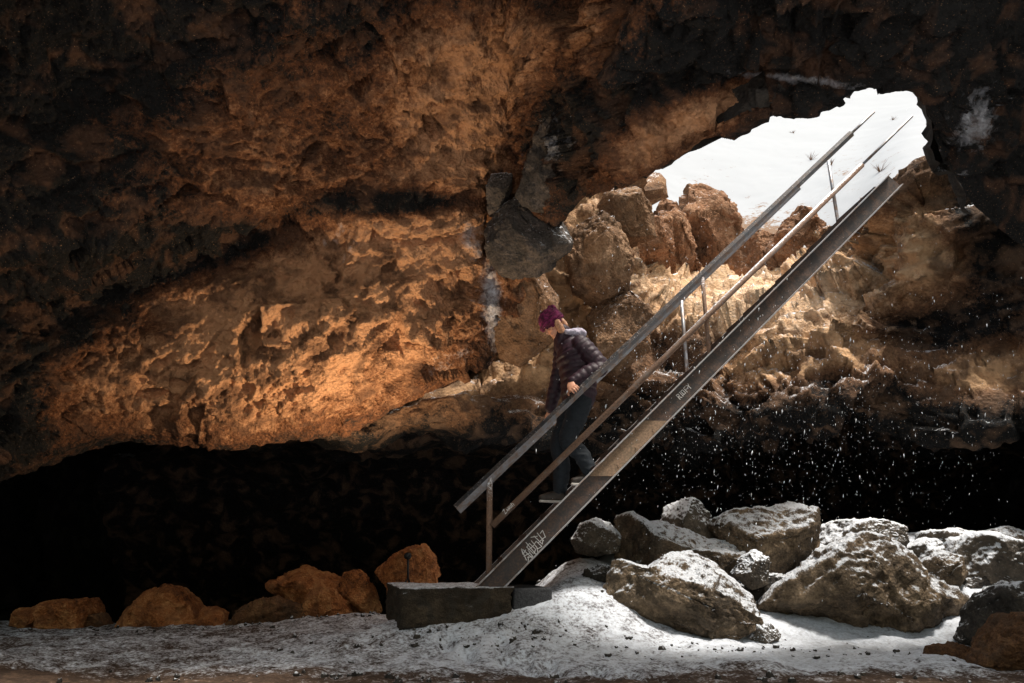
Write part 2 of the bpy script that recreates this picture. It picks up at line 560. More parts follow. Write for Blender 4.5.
def ceil_disp(p, px, py):
    # big fractured blocks right of the corner and in the roof over the opening, porous clinker to the left
    wb = smooth01((px + .85 * (py - 170) - 488) / 60)
    wn = smooth01((px - 940) / 30)
    b = blocky(p, 1.5, 6) * .36 + fbm(p * 5, 5, 9, gain=.6) * .07 + fbm(p * 26, 3, 10) * .012
    c = porous(p, 2) * 1.1 + blocky(np.stack([p[:, 0] + .45 * p[:, 2], p[:, 1], 2.0 * (p[:, 2] - .45 * p[:, 0])], 1), .75, 11) * .30 + fbm(p * 9, 3, 14, ridged=True) * .035
    d = c * (1 - wb) + b * wb * (1 - .35 * wn)
    cy = np.interp(px, [-420, -150, 0, 112, 220, 325, 415, 470, 500, 540, 560, 614, 650, 700, 760, 828, 855, 922, 938, 985],
                   [520, 500, 480, 447, 445, 441, 396, 372, 352, 300, 222, 192, 176, 151, 124, 107, 89, 88, 145, 215])
    near = smooth01((cy - py) / 40)
    return d * (.38 + .62 * near)


(shape, pts, _) = displaced(net, ceil_disp, step=1.8)
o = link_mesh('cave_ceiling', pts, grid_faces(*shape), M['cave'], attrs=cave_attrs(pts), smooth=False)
tag(o, None, None, kind='structure')

# thickness of the roof round the opening: inner lip, shaft and outer skin
roofc = cols[10:19]
rn = [[P(*c[1]) for c in roofc]]
k0 = np.array([P(*c[0]) for c in roofc])
out_dir = np.zeros_like(k0)
tan = np.gradient(k0[:, :2], axis=0)
out_dir[:, 0] = -tan[:, 1]
out_dir[:, 1] = tan[:, 0]
out_dir /= np.linalg.norm(out_dir, axis=1, keepdims=True)
cen = np.array([3.0, 9.0])
sgn = np.sign(((cen - k0[:, :2]) * out_dir[:, :2]).sum(1))
out_dir *= sgn[:, None]
up = np.array([0, 0, 1.0])
rn[0] = list(k0 - out_dir * .03 + up * .02)
rn.append(list(k0 + out_dir * .03 + up * .35))
rn.append(list(k0 - out_dir * .05 + up * .8))
rn.append(list(k0 - out_dir * .35 + up * 1.15))
(shape, pts, _) = displaced(rn, lambda p, a, b: blocky(p, 1.2, 3) * .28, step=5)
o = link_mesh('cave_roof_edge', pts, grid_faces(*shape), M['boulder_dark'])
tag(o, None, None, kind='structure')

# the low recess under the left wall: runs back into the dark
left = cols[:9]
ln = [[], [], [], [], []]
for c in left:
    q = P(*c[0])
    ln[0].append(P(c[1][0], c[1][1] - 4, c[1][2] + .75) + W(0, 0, .25))
    ln[1].append(q + W(0, .75, .50))
    ln[2].append(q + W(q[0] * .15, 2.2, .95))
    ln[3].append(W(q[0] * 1.7, 15.5, 4.0))
    ln[4].append(W(q[0] * 1.9, 18.0, -1.6))
(shape, pts, _) = displaced(ln, lambda p, a, b: blocky(p, .9, 3) * .4 + porous(p, 4) * .5, step=5)
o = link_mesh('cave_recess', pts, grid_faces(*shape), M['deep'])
tag(o, None, None, kind='structure')

# back wall: the blocky face under the opening and the ledge above the right hand recess
bcols = [
    # rim            upper            terrace          lower            ledge            lip
    [(400, 300, 9.9), (400, 330, 9.8), (400, 352, 9.7), (400, 372, 9.4), (400, 398, 8.7), (400, 436, 8.6)],
    [(330, 330, 9.9), (330, 350, 9.8), (330, 372, 9.6), (330, 395, 9.2), (332, 415, 8.55), (330, 442, 8.5)],
    [(450, 270, 9.9), (450, 310, 9.8), (450, 335, 9.7), (450, 358, 9.5), (450, 392, 8.7), (450, 430, 8.6)],
    [(500, 180, 9.9), (500, 250, 9.7), (500, 300, 9.5), (500, 348, 9.4), (500, 388, 8.9), (500, 432, 8.8)],
    [(555, 165, 9.8), (555, 225, 9.3), (555, 290, 9.4), (555, 345, 9.3), (555, 388, 9.1), (555, 438, 9.0)],
    [(600, 170, 9.8), (600, 215, 9.5), (600, 270, 9.3), (600, 330, 9.2), (600, 385, 9.2), (600, 440, 9.2)],
    [(628, 190, 10.6), (630, 228, 10.2), (630, 275, 9.6), (630, 330, 9.5), (630, 385, 9.4), (630, 440, 9.4)],
    [(648, 240, 11.8), (650, 262, 11.2), (650, 292, 10.3), (650, 335, 9.8), (650, 385, 9.4), (650, 440, 9.5)],
    [(690, 262, 12.3), (690, 278, 11.5), (692, 298, 10.5), (692, 334, 9.6), (694, 380, 9.3), (695, 442, 9.5)],
    [(735, 262, 12.2), (735, 276, 11.3), (735, 296, 10.2), (735, 327, 9.3), (738, 372, 8.9), (740, 428, 9.3)],
    [(780, 257, 11.6), (780, 270, 10.8), (780, 290, 9.8), (780, 320, 8.9), (782, 350, 8.5), (780, 418, 8.6)],
    [(825, 240, 10.6), (825, 258, 10.0), (825, 282, 9.1), (826, 312, 8.5), (828, 344, 8.3), (828, 410, 8.4)],
    [(866, 212, 9.2), (866, 238, 8.9), (867, 270, 8.6), (870, 308, 8.2), (872, 345, 8.2), (872, 415, 8.4)],
    [(905, 178, 7.9), (902, 215, 7.7), (900, 262, 7.8), (902, 308, 8.0), (905, 345, 8.1), (905, 420, 8.4)],
    [(940, 160, 7.6), (942, 205, 7.4), (945, 258, 7.5), (945, 305, 7.7), (945, 345, 7.8), (945, 424, 8.2)],
    [(985, 165, 7.4), (990, 215, 7.2), (990, 265, 7.3), (990, 310, 7.5), (990, 348, 7.5), (990, 428, 7.9)],
    [(1090, 180, 7.0), (1100, 240, 6.8), (1100, 290, 6.9), (1100, 325, 7.0), (1100, 360, 7.0), (1100, 410, 7.3)],
    [(1350, 220, 6.3), (1350, 280, 6.1), (1350, 320, 6.1), (1350, 360, 6.2), (1350, 400, 6.2), (1350, 450, 6.5)],
]
bcols[0], bcols[1] = bcols[1], bcols[0]
bcols = [[(a - 170, b_ - 14, y + .9) for a, b_, y in bcols[0]], [(a - 70, b_ - 10, y + .6) for a, b_, y in bcols[0]]] + bcols
bcols = [c if c[0][0] < 680 else c[:5] + [(c[5][0], c[5][1], c[4][2] - .22)] for c in bcols]
bn = [[P(*c[r]) for c in bcols] for r in range(6)]
lip = bn[-1]
bn.append([q + W(0, 1.4, .10) for q in lip])
bn.append([W(q[0] * 1.55, 13.5 + .15 * q[0], 2.1) for q in lip])
bn.append([W(q[0] * 1.65, 15.5, -.6) for q in lip])
# back of the rim
rim0 = [q + W(0, .8, -.9) for q in bn[0]]
rim1 = [q + W(0, .35, -.12) for q in bn[0]]
bn = [rim0, rim1] + bn


def back_disp(p, px, py):
    q = p * np.array([.9, .9, 1.5])
    wl = smooth01((680 - px) / 60)
    b = (blocky(q, 1.15, 31) * (1 - wl) + blocky(q, .8, 33) * 1.25 * wl) * (.62 - .12 * blob(px, py, 750, 290, 130, 50))
    w = smooth01((px - 870) / 40)
    ledge = smooth01((py - 365) / 30) * smooth01((600 - px) / 60)
    soft = fbm(p * np.array([1.6, 1.6, 3.2]), 4, 77) * .35
    d = b * (1 - .45 * w) + fbm(p * 7, 4, 39) * .028
    return d * (1 - ledge) + soft * ledge + fbm(p * 14, 3, 40) * .015


def back_attrs(p):
    px, py = proj(p)
    ox_shading = .34 + 0 * px
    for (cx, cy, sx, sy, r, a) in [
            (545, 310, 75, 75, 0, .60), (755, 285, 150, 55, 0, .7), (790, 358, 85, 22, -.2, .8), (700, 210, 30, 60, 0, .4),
            (985, 372, 60, 28, 0, .7), (915, 250, 45, 60, 0, .42), (440, 385, 140, 20, -.1, .3),  # paints the light on terrace, lips, pillar and wall behind the stairs
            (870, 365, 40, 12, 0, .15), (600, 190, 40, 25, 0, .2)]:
        ox_shading = ox_shading + a * blob(px, py, cx, cy, sx, sy, r)
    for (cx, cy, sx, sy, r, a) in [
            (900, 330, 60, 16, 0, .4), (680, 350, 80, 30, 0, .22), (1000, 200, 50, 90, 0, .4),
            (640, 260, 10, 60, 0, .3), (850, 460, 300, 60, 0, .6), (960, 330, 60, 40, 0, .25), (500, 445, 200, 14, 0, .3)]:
        ox_shading = ox_shading - a * blob(px, py, cx, cy, sx, sy, r)
    ox_shading = ox_shading - 1.6 * smooth01((p[:, 1] - 9.2) / .9) * (py > 395)  # recess shade painted in beyond the lip
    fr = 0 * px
    for (cx, cy, sx, sy, r, a) in [(590, 200, 40, 20, .3, .2), (755, 292, 125, 46, 0, .76), (620, 250, 40, 60, .3, .25), (880, 165, 60, 14, 0, .15), (800, 352, 60, 8, -.2, .12), (885, 235, 14, 40, .3, .3)]:  # terrace blob paints sunlight onto the stone
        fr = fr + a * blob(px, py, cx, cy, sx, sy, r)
    return {'ox_shading': np.clip(ox_shading, -.8, 1.2), 'frost_sunlit': np.clip(fr, 0, 1)}


(shape, pts, _) = displaced(bn, back_disp, step=2.2)
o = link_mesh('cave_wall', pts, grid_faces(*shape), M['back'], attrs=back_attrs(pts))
tag(o, None, None, kind='structure')

# side walls that close the chamber far out of the picture
def side_wall(sx):
    rows = []
    for z in (-1.2, .6, 2.4, 4.2, 5.6):
        bulge = 1.0 if z < 3 else .86 if z < 5 else .72
        rows.append([W(sx * (9.0 if sx > 0 else 11.5) * bulge, y, z) for y in ((-2.5, 0, 3, 6, 9, 12, 16) if sx > 0 else (4.5, 6, 8, 10, 12, 15, 19))])
    (shape, pts, _) = displaced(rows, lambda p, a, b: blocky(p, .8, 61) * .6, step=14)
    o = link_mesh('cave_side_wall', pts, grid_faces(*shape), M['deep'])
    tag(o, None, None, kind='structure')


side_wall(1)
side_wall(-1)

# the ground surface above the left chamber, an unseen sheet added to stop sun leaks
hn = [[W(x, y, 6.7 + .06 * (y - 3)) for x in (-18, -12, -8, -5, -2.5, -1, .2)] for y in (2.6, 4, 6, 8, 11, 15, 20)]
(shape, pts, _) = displaced(hn, lambda p, a, b: fbm(p * .6, 3, 66) * .25, step=30)
o = link_mesh('sun_block_hill', pts, grid_faces(*shape), M['boulder_snowy'])
tag(o, None, None, kind='structure')

# ------------------------------------------------------------------ outer snow slope seen through the opening
scols = [
    [(520, 200, 11.0), (520, 150, 13.5), (500, 70, 20), (480, 30, 30)],
    [(590, 210, 11.3), (585, 160, 13.8), (570, 80, 20), (550, 40, 30)],
    [(645, 246, 12.3), (640, 185, 14.6), (630, 90, 21), (620, 45, 32)],
    [(690, 262, 12.9), (690, 200, 15.0), (690, 105, 22), (690, 55, 33)],
    [(740, 264, 12.8), (740, 205, 15.0), (745, 112, 22), (750, 60, 33)],
    [(790, 258, 12.1), (795, 205, 14.4), (805, 118, 22), (820, 60, 33)],
    [(840, 238, 11.0), (850, 190, 13.6), (865, 115, 22), (890, 60, 33)],
    [(885, 205, 9.6), (900, 165, 12.6), (930, 105, 21), (970, 60, 33)],
    [(935, 185, 8.6), (960, 155, 11.8), (1000, 110, 20), (1050, 60, 32)],
    [(1000, 190, 8.3), (1040, 155, 11), (1100, 115, 19), (1180, 70, 31)],
    [(1120, 215, 7.8), (1200, 190, 11), (1300, 150, 18), (1400, 100, 30)],
]
sn = [[P(*c[r]) for c in scols] for r in range(4)]
sn = [[q + W(0, -.25, -.5) for q in sn[0]]] + sn
(shape, pts, _) = displaced(sn, lambda p, a, b: fbm(p * .4, 3, 71) * .10 + fbm(p * 5, 3, 72) * .015, step=3)
px_, py_ = proj(pts)
bare = sum(blob(px_, py_, cx, cy, s1, s2) * a for cx, cy, s1, s2, a in
           [(770, 225, 80, 26, .5), (700, 190, 30, 30, .3), (880, 165, 40, 30, .25), (830, 180, 40, 30, .2), (730, 235, 60, 14, .6)])
o = link_mesh('snow_hill', pts, grid_faces(*shape), M['slope'], attrs={'bare': bare}, smooth=True)
tag(o, None, None, kind='structure')

# dry tufts poking through the snow
from mathutils.bvhtree import BVHTree
M['twig'] = plain_mat('dry_twig', (.16, .09, .05), .9, .4, 20, bump=0)
bvh = BVHTree.FromPolygons([Vector(p) for p in pts], grid_faces(*shape).tolist())
rt = np.random.default_rng(12)
for (px, py, hh) in ((811, 160, .26), (831, 165, .20), (880, 172, .26), (893, 120, .16), (793, 133, .13)):
    u, v = (px - 512) / F, (341.5 - py) / F
    d = Vector((u, CP - v * SP, SP + v * CP)).normalized()
    hit = bvh.ray_cast(Vector(CAM), d)[0]
    if hit is None:
        continue
    b0 = np.array(hit)
    mb = None
    tv, tf = [], []
    class _T: pass
    for k in range(26):
        a_, sp_ = rt.uniform(0, 6.28), rt.uniform(.1, 1.2)
        tip = np.array([math.cos(a_) * sp_ * hh, math.sin(a_) * sp_ * hh, hh * rt.uniform(.45, 1.0)])
        mid = tip * .5 + np.array([0, 0, .08 * hh])
        w_ = np.array([-math.sin(a_), math.cos(a_), 0]) * .006
        n0 = len(tv)
        tv += [w_, -w_, mid - w_ * .8, mid + w_ * .8, tip]
        tf += [(n0, n0 + 1, n0 + 2, n0 + 3), (n0 + 3, n0 + 2, n0 + 4)]
    o = link_mesh('dry_shrub', np.array(tv) + b0 - np.array([0, 0, .03]), tf, M['twig'], loc=b0)
    tag(o, 'tuft of dry brown twigs poking through the snow slope above the opening', 'shrub', 'dry tufts on the snow slope')

# ------------------------------------------------------------------ ground
def ground_h(x, y):
    p = np.stack([x, y, 0 * x], 1)
    h = -.02 - .012 * np.clip(y - 4, 0, 6)
    # debris mound under the opening on the right
    mx = smooth01((x - .15) / 2.6)
    my = smooth01((y - 5.6) / 2.6)
    h = h + .98 * mx * my
    # snow drift under the stairs
    h = h + .62 * np.exp(-(((x - .62) / .62) ** 2 + ((y - 7.25) / .8) ** 2))
    h = h + .27 * np.exp(-(((x - .62) / .55) ** 2 + ((y - 6.25) / .5) ** 2))
    h = h + .26 * np.exp(-(((x + .25) / .95) ** 2 + ((y - 5.95) / .62) ** 2))
    h = h + .10 * np.exp(-(((x + 1.7) / 1.1) ** 2 + ((y - 7.6) / .9) ** 2))
    # ground falls away into the recess on the left
    fall = smooth01((y - 8.7 - .25 * np.clip(x + 6, 0, 6) * 0) / 2.5) * smooth01((1.2 - x) / 1.5)
    h = h - 1.5 * fall
    h = h + fbm(p * .8, 4, 81) * .07 + fbm(p * 3.2, 3, 82) * .030 + fbm(p * 11, 5, 83, gain=.7) * .022
    # trodden path from the foot of the stairs towards the viewer
    for k in range(16):
        fx = -.35 + .10 * k + (.13 if k % 2 else -.13) + .05 * math.sin(k * 2.1)
        fy = 5.45 - .105 * k + .04 * math.sin(k * 1.7)
        for (ox_, oy_, ra, rb) in ((0, 0, .065, .10), (.01, -.13, .055, .07)):
            h = h - .06 * np.exp(-((((x - fx - ox_) / ra) ** 2 + ((y - fy - oy_) / rb) ** 2) ** 2))
    # little crusts and clods
    f1, _, _ = voronoi(p * np.array([4.5, 4.5, 1]) + 3, 85)
    h = h + np.clip(.32 - f1, 0, 1) * .07
    return h


def axis_vals(parts):
    v = [np.arange(a, b, s) for a, b, s in parts]
    return np.unique(np.concatenate(v).round(4))


xs = axis_vals([(-300, -40, 26), (-40, -9, 1.2), (-9, -5, .12), (-5, 6, .028), (6, 10, .12), (10, 40, 1.2), (40, 301, 26)])
ys = axis_vals([(-300, -40, 26), (-40, -6, 1.2), (-6, 3, .25), (3, 9.5, .028), (9.5, 20.1, .3)])
GX, GY = np.meshgrid(xs, ys)
gx, gy = GX.ravel(), GY.ravel()
gz = ground_h(gx, gy)
far = smooth01((np.maximum(np.abs(gx) - 14, -gy - 14)) / 20)
gz = gz * (1 - far)
gp = np.stack([gx, gy, gz], 1)
snow = .60 + 0 * gx
snow += .25 * smooth01((gx - .2) / 1.5) * smooth01((gy - 4.2) / .7)
snow -= .42 * smooth01((5.0 - gy + .12 * np.abs(gx)) / 1.1) * (gy > 2.5) 
snow -= .14 * smooth01((-gx - .4) / 2.2)
snow -= .25 * smooth01((-gx - 2.4) / 1.0) * smooth01((5.2 - gy) / .8)
snow += .3 * (gy < -2)  # unseen snowfield behind the camera, added to bounce light into the cave
o = link_mesh('ground', gp, grid_faces(*GX.shape), M['ground'], attrs={'snow': snow}, smooth=True)
tag(o, None, None, kind='structure')


def gz_at(x, y):
    return float(ground_h(np.array([x], float), np.array([y], float))[0])


# ------------------------------------------------------------------ boulders
def ico(sub):
    bm = bmesh.new()
    bmesh.ops.create_icosphere(bm, subdivisions=sub, radius=1.0)
    v = np.array([x.co[:] for x in bm.verts])
    f = np.array([[l.vert.index for l in fc.loops] for fc in bm.faces])
    bm.free()
    return v, f


ICO = {s: ico(s) for s in (3, 4, 5, 6)}
CR = np.array([1.0, 0, 0])
CU = np.array([0, -SP, CP])
CF = np.array([0, CP, SP])


def boulder(name, poly, Y, depth, mat, cuts=(), ncut=5, seed=1, amp=.16, sub=6, label=None, cat='boulder', group=None,
            lat_e=.36, fine=1.0, clink=0.0):
    poly = np.array(poly, float)
    lo, hi = poly.min(0), poly.max(0)
    c = (lo + hi) / 2
    pc = P(c[0], c[1], Y)
    ax = (pc - CAM) @ CF
    s = ax / F
    # radial silhouette
    q = (poly - c) * np.array([1, -1]) * s
    dirs, faces = ICO[sub]
    th = np.arctan2(dirs[:, 2], dirs[:, 0])
    Rr = np.full(len(th), 0.0)
    for k in range(len(q)):
        a, b_ = q[k], q[(k + 1) % len(q)]
        e = b_ - a
        dx, dy = np.cos(th), np.sin(th)
        den = dx * e[1] - dy * e[0]
        den = np.where(np.abs(den) < 1e-9, 1e-9, den)
        t = (a[0] * e[1] - a[1] * e[0]) / den
        u = (a[0] * dy - a[1] * dx) / den
        ok = (t > 0) & (u >= -1e-6) & (u <= 1 + 1e-6)
        Rr = np.where(ok, np.maximum(Rr, t), Rr)
    rad = np.hypot(dirs[:, 0], dirs[:, 2])
    lat = np.where(rad > 1e-6, rad ** lat_e, 0)        # flatter sides than a ball
    L = np.stack([np.cos(th) * Rr * lat, dirs[:, 1] * depth, np.sin(th) * Rr * lat], 1)
    size = np.sqrt(np.ptp(q[:, 0]) * np.ptp(q[:, 1])) / 2
    rs = np.random.default_rng(seed)
    planes = [(np.array(n, float), d) for n, d in cuts]
    for k in range(ncut):
        an = 2 * math.pi * (k + rs.uniform(-.3, .3)) / ncut + seed
        n = np.array([math.cos(an) * rs.uniform(.5, 1.1), -rs.uniform(.35, 1.0), math.sin(an) * rs.uniform(.5, 1.1)])
        planes.append((n, rs.uniform(.40, .64)))
    planes.append((np.array([rs.normal() * .25, -1.0, rs.normal() * .25]), rs.uniform(.36, .55)))
    for n, d in planes:
        n = n / np.linalg.norm(n)
        sup = (L @ n).max()
        over = L @ n - d * sup
        L = L - np.clip(over, 0, None)[:, None] * n[None] * .96
    for ax_, src in ((0, 0), (2, 1)):
        lo_, hi_ = L[:, ax_].min(), L[:, ax_].max()
        L[:, ax_] = (L[:, ax_] - lo_) / (hi_ - lo_) * np.ptp(q[:, src]) + q[:, src].min()
    p = pc + L[:, :1] * CR + L[:, 1:2] * np.array([0, 1.0, 0]) + L[:, 2:3] * (.85 * CU + .15 * np.array([0, 0, 1.0]))
    # normals
    fn = np.cross(p[faces[:, 1]] - p[faces[:, 0]], p[faces[:, 2]] - p[faces[:, 0]])
    vn = np.zeros_like(p)
    for k in range(3):
        np.add.at(vn, faces[:, k], fn)
    vn /= np.linalg.norm(vn, axis=1, keepdims=True) + 1e-12
    k = .55 / max(size, .05)
    d = blocky(p, k * 1.5, seed) * size * amp * .75 + fbm(p * k * 6, 4, seed + 3) * size * .045 * fine \
        + fbm(p * k * 16, 4, seed + 4, ridged=True) * size * .035 * fine + blocky(p, k * 5, seed + 7) * size * .06 * fine
    if clink:
        d = d + porous(p * k * 2, seed) * size * clink
    cap = smooth01((vn[:, 2] - .5) / .25) * smooth01(fbm(p * k * 3.5, 3, seed + 30) * 2 + .6)
    p = p + vn * d[:, None] * (1 - .45 * cap[:, None]) + np.array([0, 0, 1.0]) * (cap * .022)[:, None]
    base = np.array([pc[0], pc[1], p[:, 2].min()])
    o = link_mesh(name, p, faces, mat, loc=base)
    if label:
        tag(o, label, cat, group)
    return o


GB = 'boulders heaped at the right under the opening'
boulder('boulder', [(603, 612), (608, 585), (614, 568), (626, 566), (650, 575), (680, 560), (715, 555), (742, 572), (757, 596),
                    (758, 625), (735, 640), (690, 640), (650, 636), (615, 626)], 6.0, .55, M['boulder'],
        cuts=[((.42, -.42, .80), .34), ((-.55, -.8, -.1), .5), ((.2, -.9, -.35), .6)], ncut=3, seed=11, sub=6,
        label='low front boulder with a broad sloping snowy top, nearest the foot of the stairs', group=GB)
boulder('boulder', [(618, 560), (617, 535), (622, 518), (645, 513), (668, 520), (700, 528), (735, 540), (756, 556), (760, 590),
                    (700, 600), (630, 590)], 6.75, .5, M['boulder'],
        cuts=[((-.1, -.95, .1), .4), ((.35, -.35, .87), .5)], ncut=3, seed=12, sub=6,
        label='brown steep faced boulder standing behind the low snowy front boulder', group=GB)
boulder('boulder', [(662, 530), (668, 508), (682, 500), (700, 501), (712, 515), (722, 540), (715, 556), (670, 550)], 7.3, .4,
        M['boulder_snowy'], ncut=4, seed=13, amp=.06,
        label='rounded snow covered boulder peeping over the brown steep faced one', group=GB)
boulder('boulder', [(717, 527), (724, 518), (748, 508), (778, 507), (806, 501), (822, 512), (832, 540), (830, 556), (812, 568),
                    (792, 586), (770, 575), (742, 552), (726, 545)], 6.9, .6, M['boulder'],
        cuts=[((-.25, -.95, -.25), .42), ((.85, -.5, -.1), .45), ((-.1, -.45, .9), .42)], ncut=3, seed=14, sub=6,
        label='upright tan boulder with flat snow dusted top and pointed underside', group=GB)
boulder('boulder', [(770, 612), (790, 588), (815, 570), (843, 549), (868, 534), (895, 538), (925, 552), (955, 575), (980, 600),
                    (992, 622), (968, 636), (930, 642), (890, 657), (862, 645), (830, 632), (795, 628)], 6.15, .85,
        M['boulder'], cuts=[((-.62, -.75, .25), .36), ((.62, -.55, .55), .36), ((.25, -.95, -.3), .5), ((-.2, -.8, -.6), .5)], ncut=3, seed=25,
        sub=6, amp=.12,
        label='largest boulder of the heap, wide and peaked with snow dusted shoulders', group=GB)
boulder('boulder', [(820, 560), (828, 528), (845, 520), (870, 522), (900, 532), (912, 560), (880, 590), (830, 585)], 7.5, .5,
        M['boulder_snowy'], ncut=4, seed=16, amp=.07,
        label='snow capped boulder behind the ridge of the largest boulder', group=GB)
boulder('boulder', [(900, 575), (905, 550), (925, 541), (955, 548), (985, 560), (1000, 590), (975, 615), (920, 600)], 7.3, .6,
        M['boulder_snowy'], ncut=5, seed=17, amp=.12,
        label='snow streaked boulder right of the largest one, higher up the heap', group=GB)
boulder('boulder', [(955, 556), (962, 540), (985, 535), (1015, 545), (1045, 560), (1060, 600), (1000, 605), (965, 590)], 6.95, .6,
        M['boulder_snowy'], ncut=5, seed=18, amp=.12,
        label='snowy boulder at the right edge on top of the heap', group=GB)
boulder('boulder', [(975, 640), (985, 605), (998, 590), (1020, 583), (1060, 600), (1070, 650), (1020, 665), (985, 660)], 5.7, .4,
        M['boulder_dark'], ncut=5, seed=19, amp=.12,
        label='black angular boulder at the right edge beside the largest boulder', group=GB)
boulder('boulder', [(984, 692), (996, 664), (1014, 640), (1030, 618), (1090, 640), (1100, 710), (1006, 715)], 4.6, .45,
        M['rust_rubble'], ncut=5, seed=20, amp=.12, clink=.2,
        label='brown rough boulder in the lower right corner of the floor', group=GB)
boulder('boulder', [(572, 540), (580, 526), (596, 520), (612, 522), (622, 536), (618, 552), (595, 556), (576, 553)], 7.0, .3,
        M['boulder_snowy'], ncut=4, seed=21, amp=.06,
        label='small rounded snowy boulder right beneath the stairs', group=GB)
boulder('boulder', [(580, 590), (585, 572), (600, 565), (620, 570), (625, 592), (605, 600), (585, 600)], 6.5, .25,
        M['boulder_dark'], ncut=4, seed=22, amp=.1,
        label='small black stone half buried in the snow left of the front boulder', group=GB)
boulder('boulder', [(586, 625), (588, 608), (598, 598), (612, 600), (618, 622), (605, 632)], 6.1, .18,
        M['boulder_snowy'], ncut=4, seed=23, amp=.06,
        label='small pale snow dusted stone touching the left end of the front boulder', group=GB)
boulder('boulder', [(735, 625), (742, 590), (765, 575), (800, 580), (830, 590), (835, 630), (780, 634)], 6.7, .4,
        M['boulder_dark'], ncut=5, seed=24, amp=.12,
        label='dark boulder in the gap between the front boulder and the largest one', group=GB)

for pl_, y_, d_, m_, sd_, lb_ in [
    ([(925, 545), (932, 533), (955, 530), (985, 536), (990, 556), (950, 572)], 7.15, .4, 'boulder_snowy', 71,
     'flat snowy stone on the crest left of the snowy boulder at the right edge'),
    ([(985, 545), (992, 532), (1015, 528), (1045, 535), (1050, 556), (1000, 572)], 7.3, .4, 'boulder', 72,
     'brown stone furthest back on the crest at the right edge'),
    ([(945, 600), (955, 578), (975, 570), (998, 580), (1005, 605), (970, 615)], 6.9, .3, 'boulder_dark', 73,
     'dark stone between the largest boulder and the black angular one'),
    ([(850, 532), (858, 522), (880, 520), (905, 528), (905, 545), (865, 560)], 7.2, .3, 'boulder_snowy', 74,
     'low snowy stone on the crest behind the peak of the largest boulder'),
    ([(925, 665), (935, 650), (955, 645), (975, 652), (978, 668), (950, 674)], 5.2, .16, 'rust_rubble', 75,
     'small brown stone on the floor below the right end of the largest boulder')]:
    boulder('boulder', pl_, y_, d_, M[m_], ncut=4, seed=sd_, label=lb_, group=GB)

for pl_, y_, d_, m_, sd_, lb_ in [
    ([(985, 625), (992, 602), (1005, 590), (1035, 588), (1070, 605), (1075, 640), (1020, 650)], 6.5, .4, 'boulder', 76,
     'brown angular boulder at the right edge above the black angular one'),
    ([(925, 580), (930, 562), (948, 553), (968, 560), (975, 580), (950, 592)], 6.75, .3, 'boulder', 77,
     'small brown block behind the right shoulder of the largest boulder'),
    ([(735, 575), (742, 558), (756, 552), (770, 562), (772, 582), (752, 590)], 6.5, .2, 'boulder_snowy', 78,
     'small snowy stone jammed below the upright tan boulder'),
    ([(960, 640), (968, 626), (985, 624), (996, 636), (990, 648), (970, 650)], 5.9, .15, 'boulder_dark', 79,
     'small dark stone in front of the right end of the largest boulder'),
    ([(752, 640), (758, 628), (772, 626), (782, 634), (778, 646), (762, 648)], 5.95, .12, 'boulder_snowy', 80,
     'small snowy stone on the floor between the front boulder and the largest one')]:
    boulder('boulder', pl_, y_, d_, M[m_], ncut=5, seed=sd_, label=lb_, group=GB)

GO = 'orange rocks along the mouth of the dark recess'
boulder('rock', [(8, 626), (13, 614), (24, 609), (35, 611), (36, 622), (25, 630)], 8.2, 0.26, M['orange'], seed=31, amp=.30, sub=4,
        label='smallest orange rock at the far left', cat='rock', group=GO)
boulder('rock', [(37, 630), (38, 612), (46, 603), (66, 602), (82, 601), (86, 612), (82, 634), (55, 634)], 8.0, 0.51, M['orange'],
        cuts=[((0, -.2, 1), .7)], ncut=3, seed=32, amp=.30,
        label='squarish flat topped orange rock near the left edge', cat='rock', group=GO)
boulder('rock', [(84, 632), (87, 618), (97, 615), (105, 624), (102, 634)], 8.1, 0.24, M['rust_rubble'], seed=33, amp=.30, sub=4,
        label='small brown stone right of the squarish flat topped rock', cat='rock', group=GO)
boulder('rock', [(122, 628), (130, 612), (140, 594), (158, 588), (172, 591), (188, 606), (200, 618), (202, 632), (160, 634)], 8.1, 0.59, M['orange'], cuts=[((-.4, -.7, .5), .55), ((.6, -.6, .4), .5)], ncut=3, seed=34, amp=.30,
        label='broad peaked orange rock standing alone on the left', cat='rock', group=GO)
boulder('rock', [(196, 630), (200, 612), (212, 609), (222, 614), (222, 630), (208, 634)], 8.0, 0.27, M['orange'], seed=35, amp=.30, sub=4,
        label='small blocky orange rock touching the broad peaked rock', cat='rock', group=GO)
boulder('rock', [(226, 632), (238, 612), (255, 604), (275, 600), (296, 608), (310, 620), (300, 632), (255, 636)], 7.8, .3,
        M['rust_rubble'], ncut=3, seed=36, amp=.16, clink=.9,
        label='dark crumbly mound of brown clinker below the layered orange rock', cat='rock', group=GO)
boulder('rock', [(266, 590), (275, 579), (298, 572), (322, 574), (345, 584), (350, 600), (330, 616), (305, 618), (285, 600)], 8.3, 0.59, M['orange'], cuts=[((-.2, -.8, -.55), .5), ((-.3, -.3, .9), .6)], ncut=3, seed=37, amp=.30,
        label='large layered orange rock with undercut front', cat='rock', group=GO)
boulder('rock', [(303, 618), (310, 596), (318, 588), (334, 592), (342, 604), (350, 620), (325, 624)], 7.9, 0.34, M['orange'],
        cuts=[((.7, -.6, .3), .4)], ncut=3, seed=38, amp=.30,
        label='wedge of orange rock leaning against the front of the layered rock', cat='rock', group=GO)
boulder('rock', [(336, 590), (343, 576), (355, 569), (364, 578), (372, 595), (380, 616), (360, 618), (345, 604)], 8.1, .25,
        M['orange'], cuts=[((-.2, -.9, .2), .5)], ncut=3, seed=39, amp=.30,
        label='pointed orange rock between the layered rock and the rock behind the slab', cat='rock', group=GO)
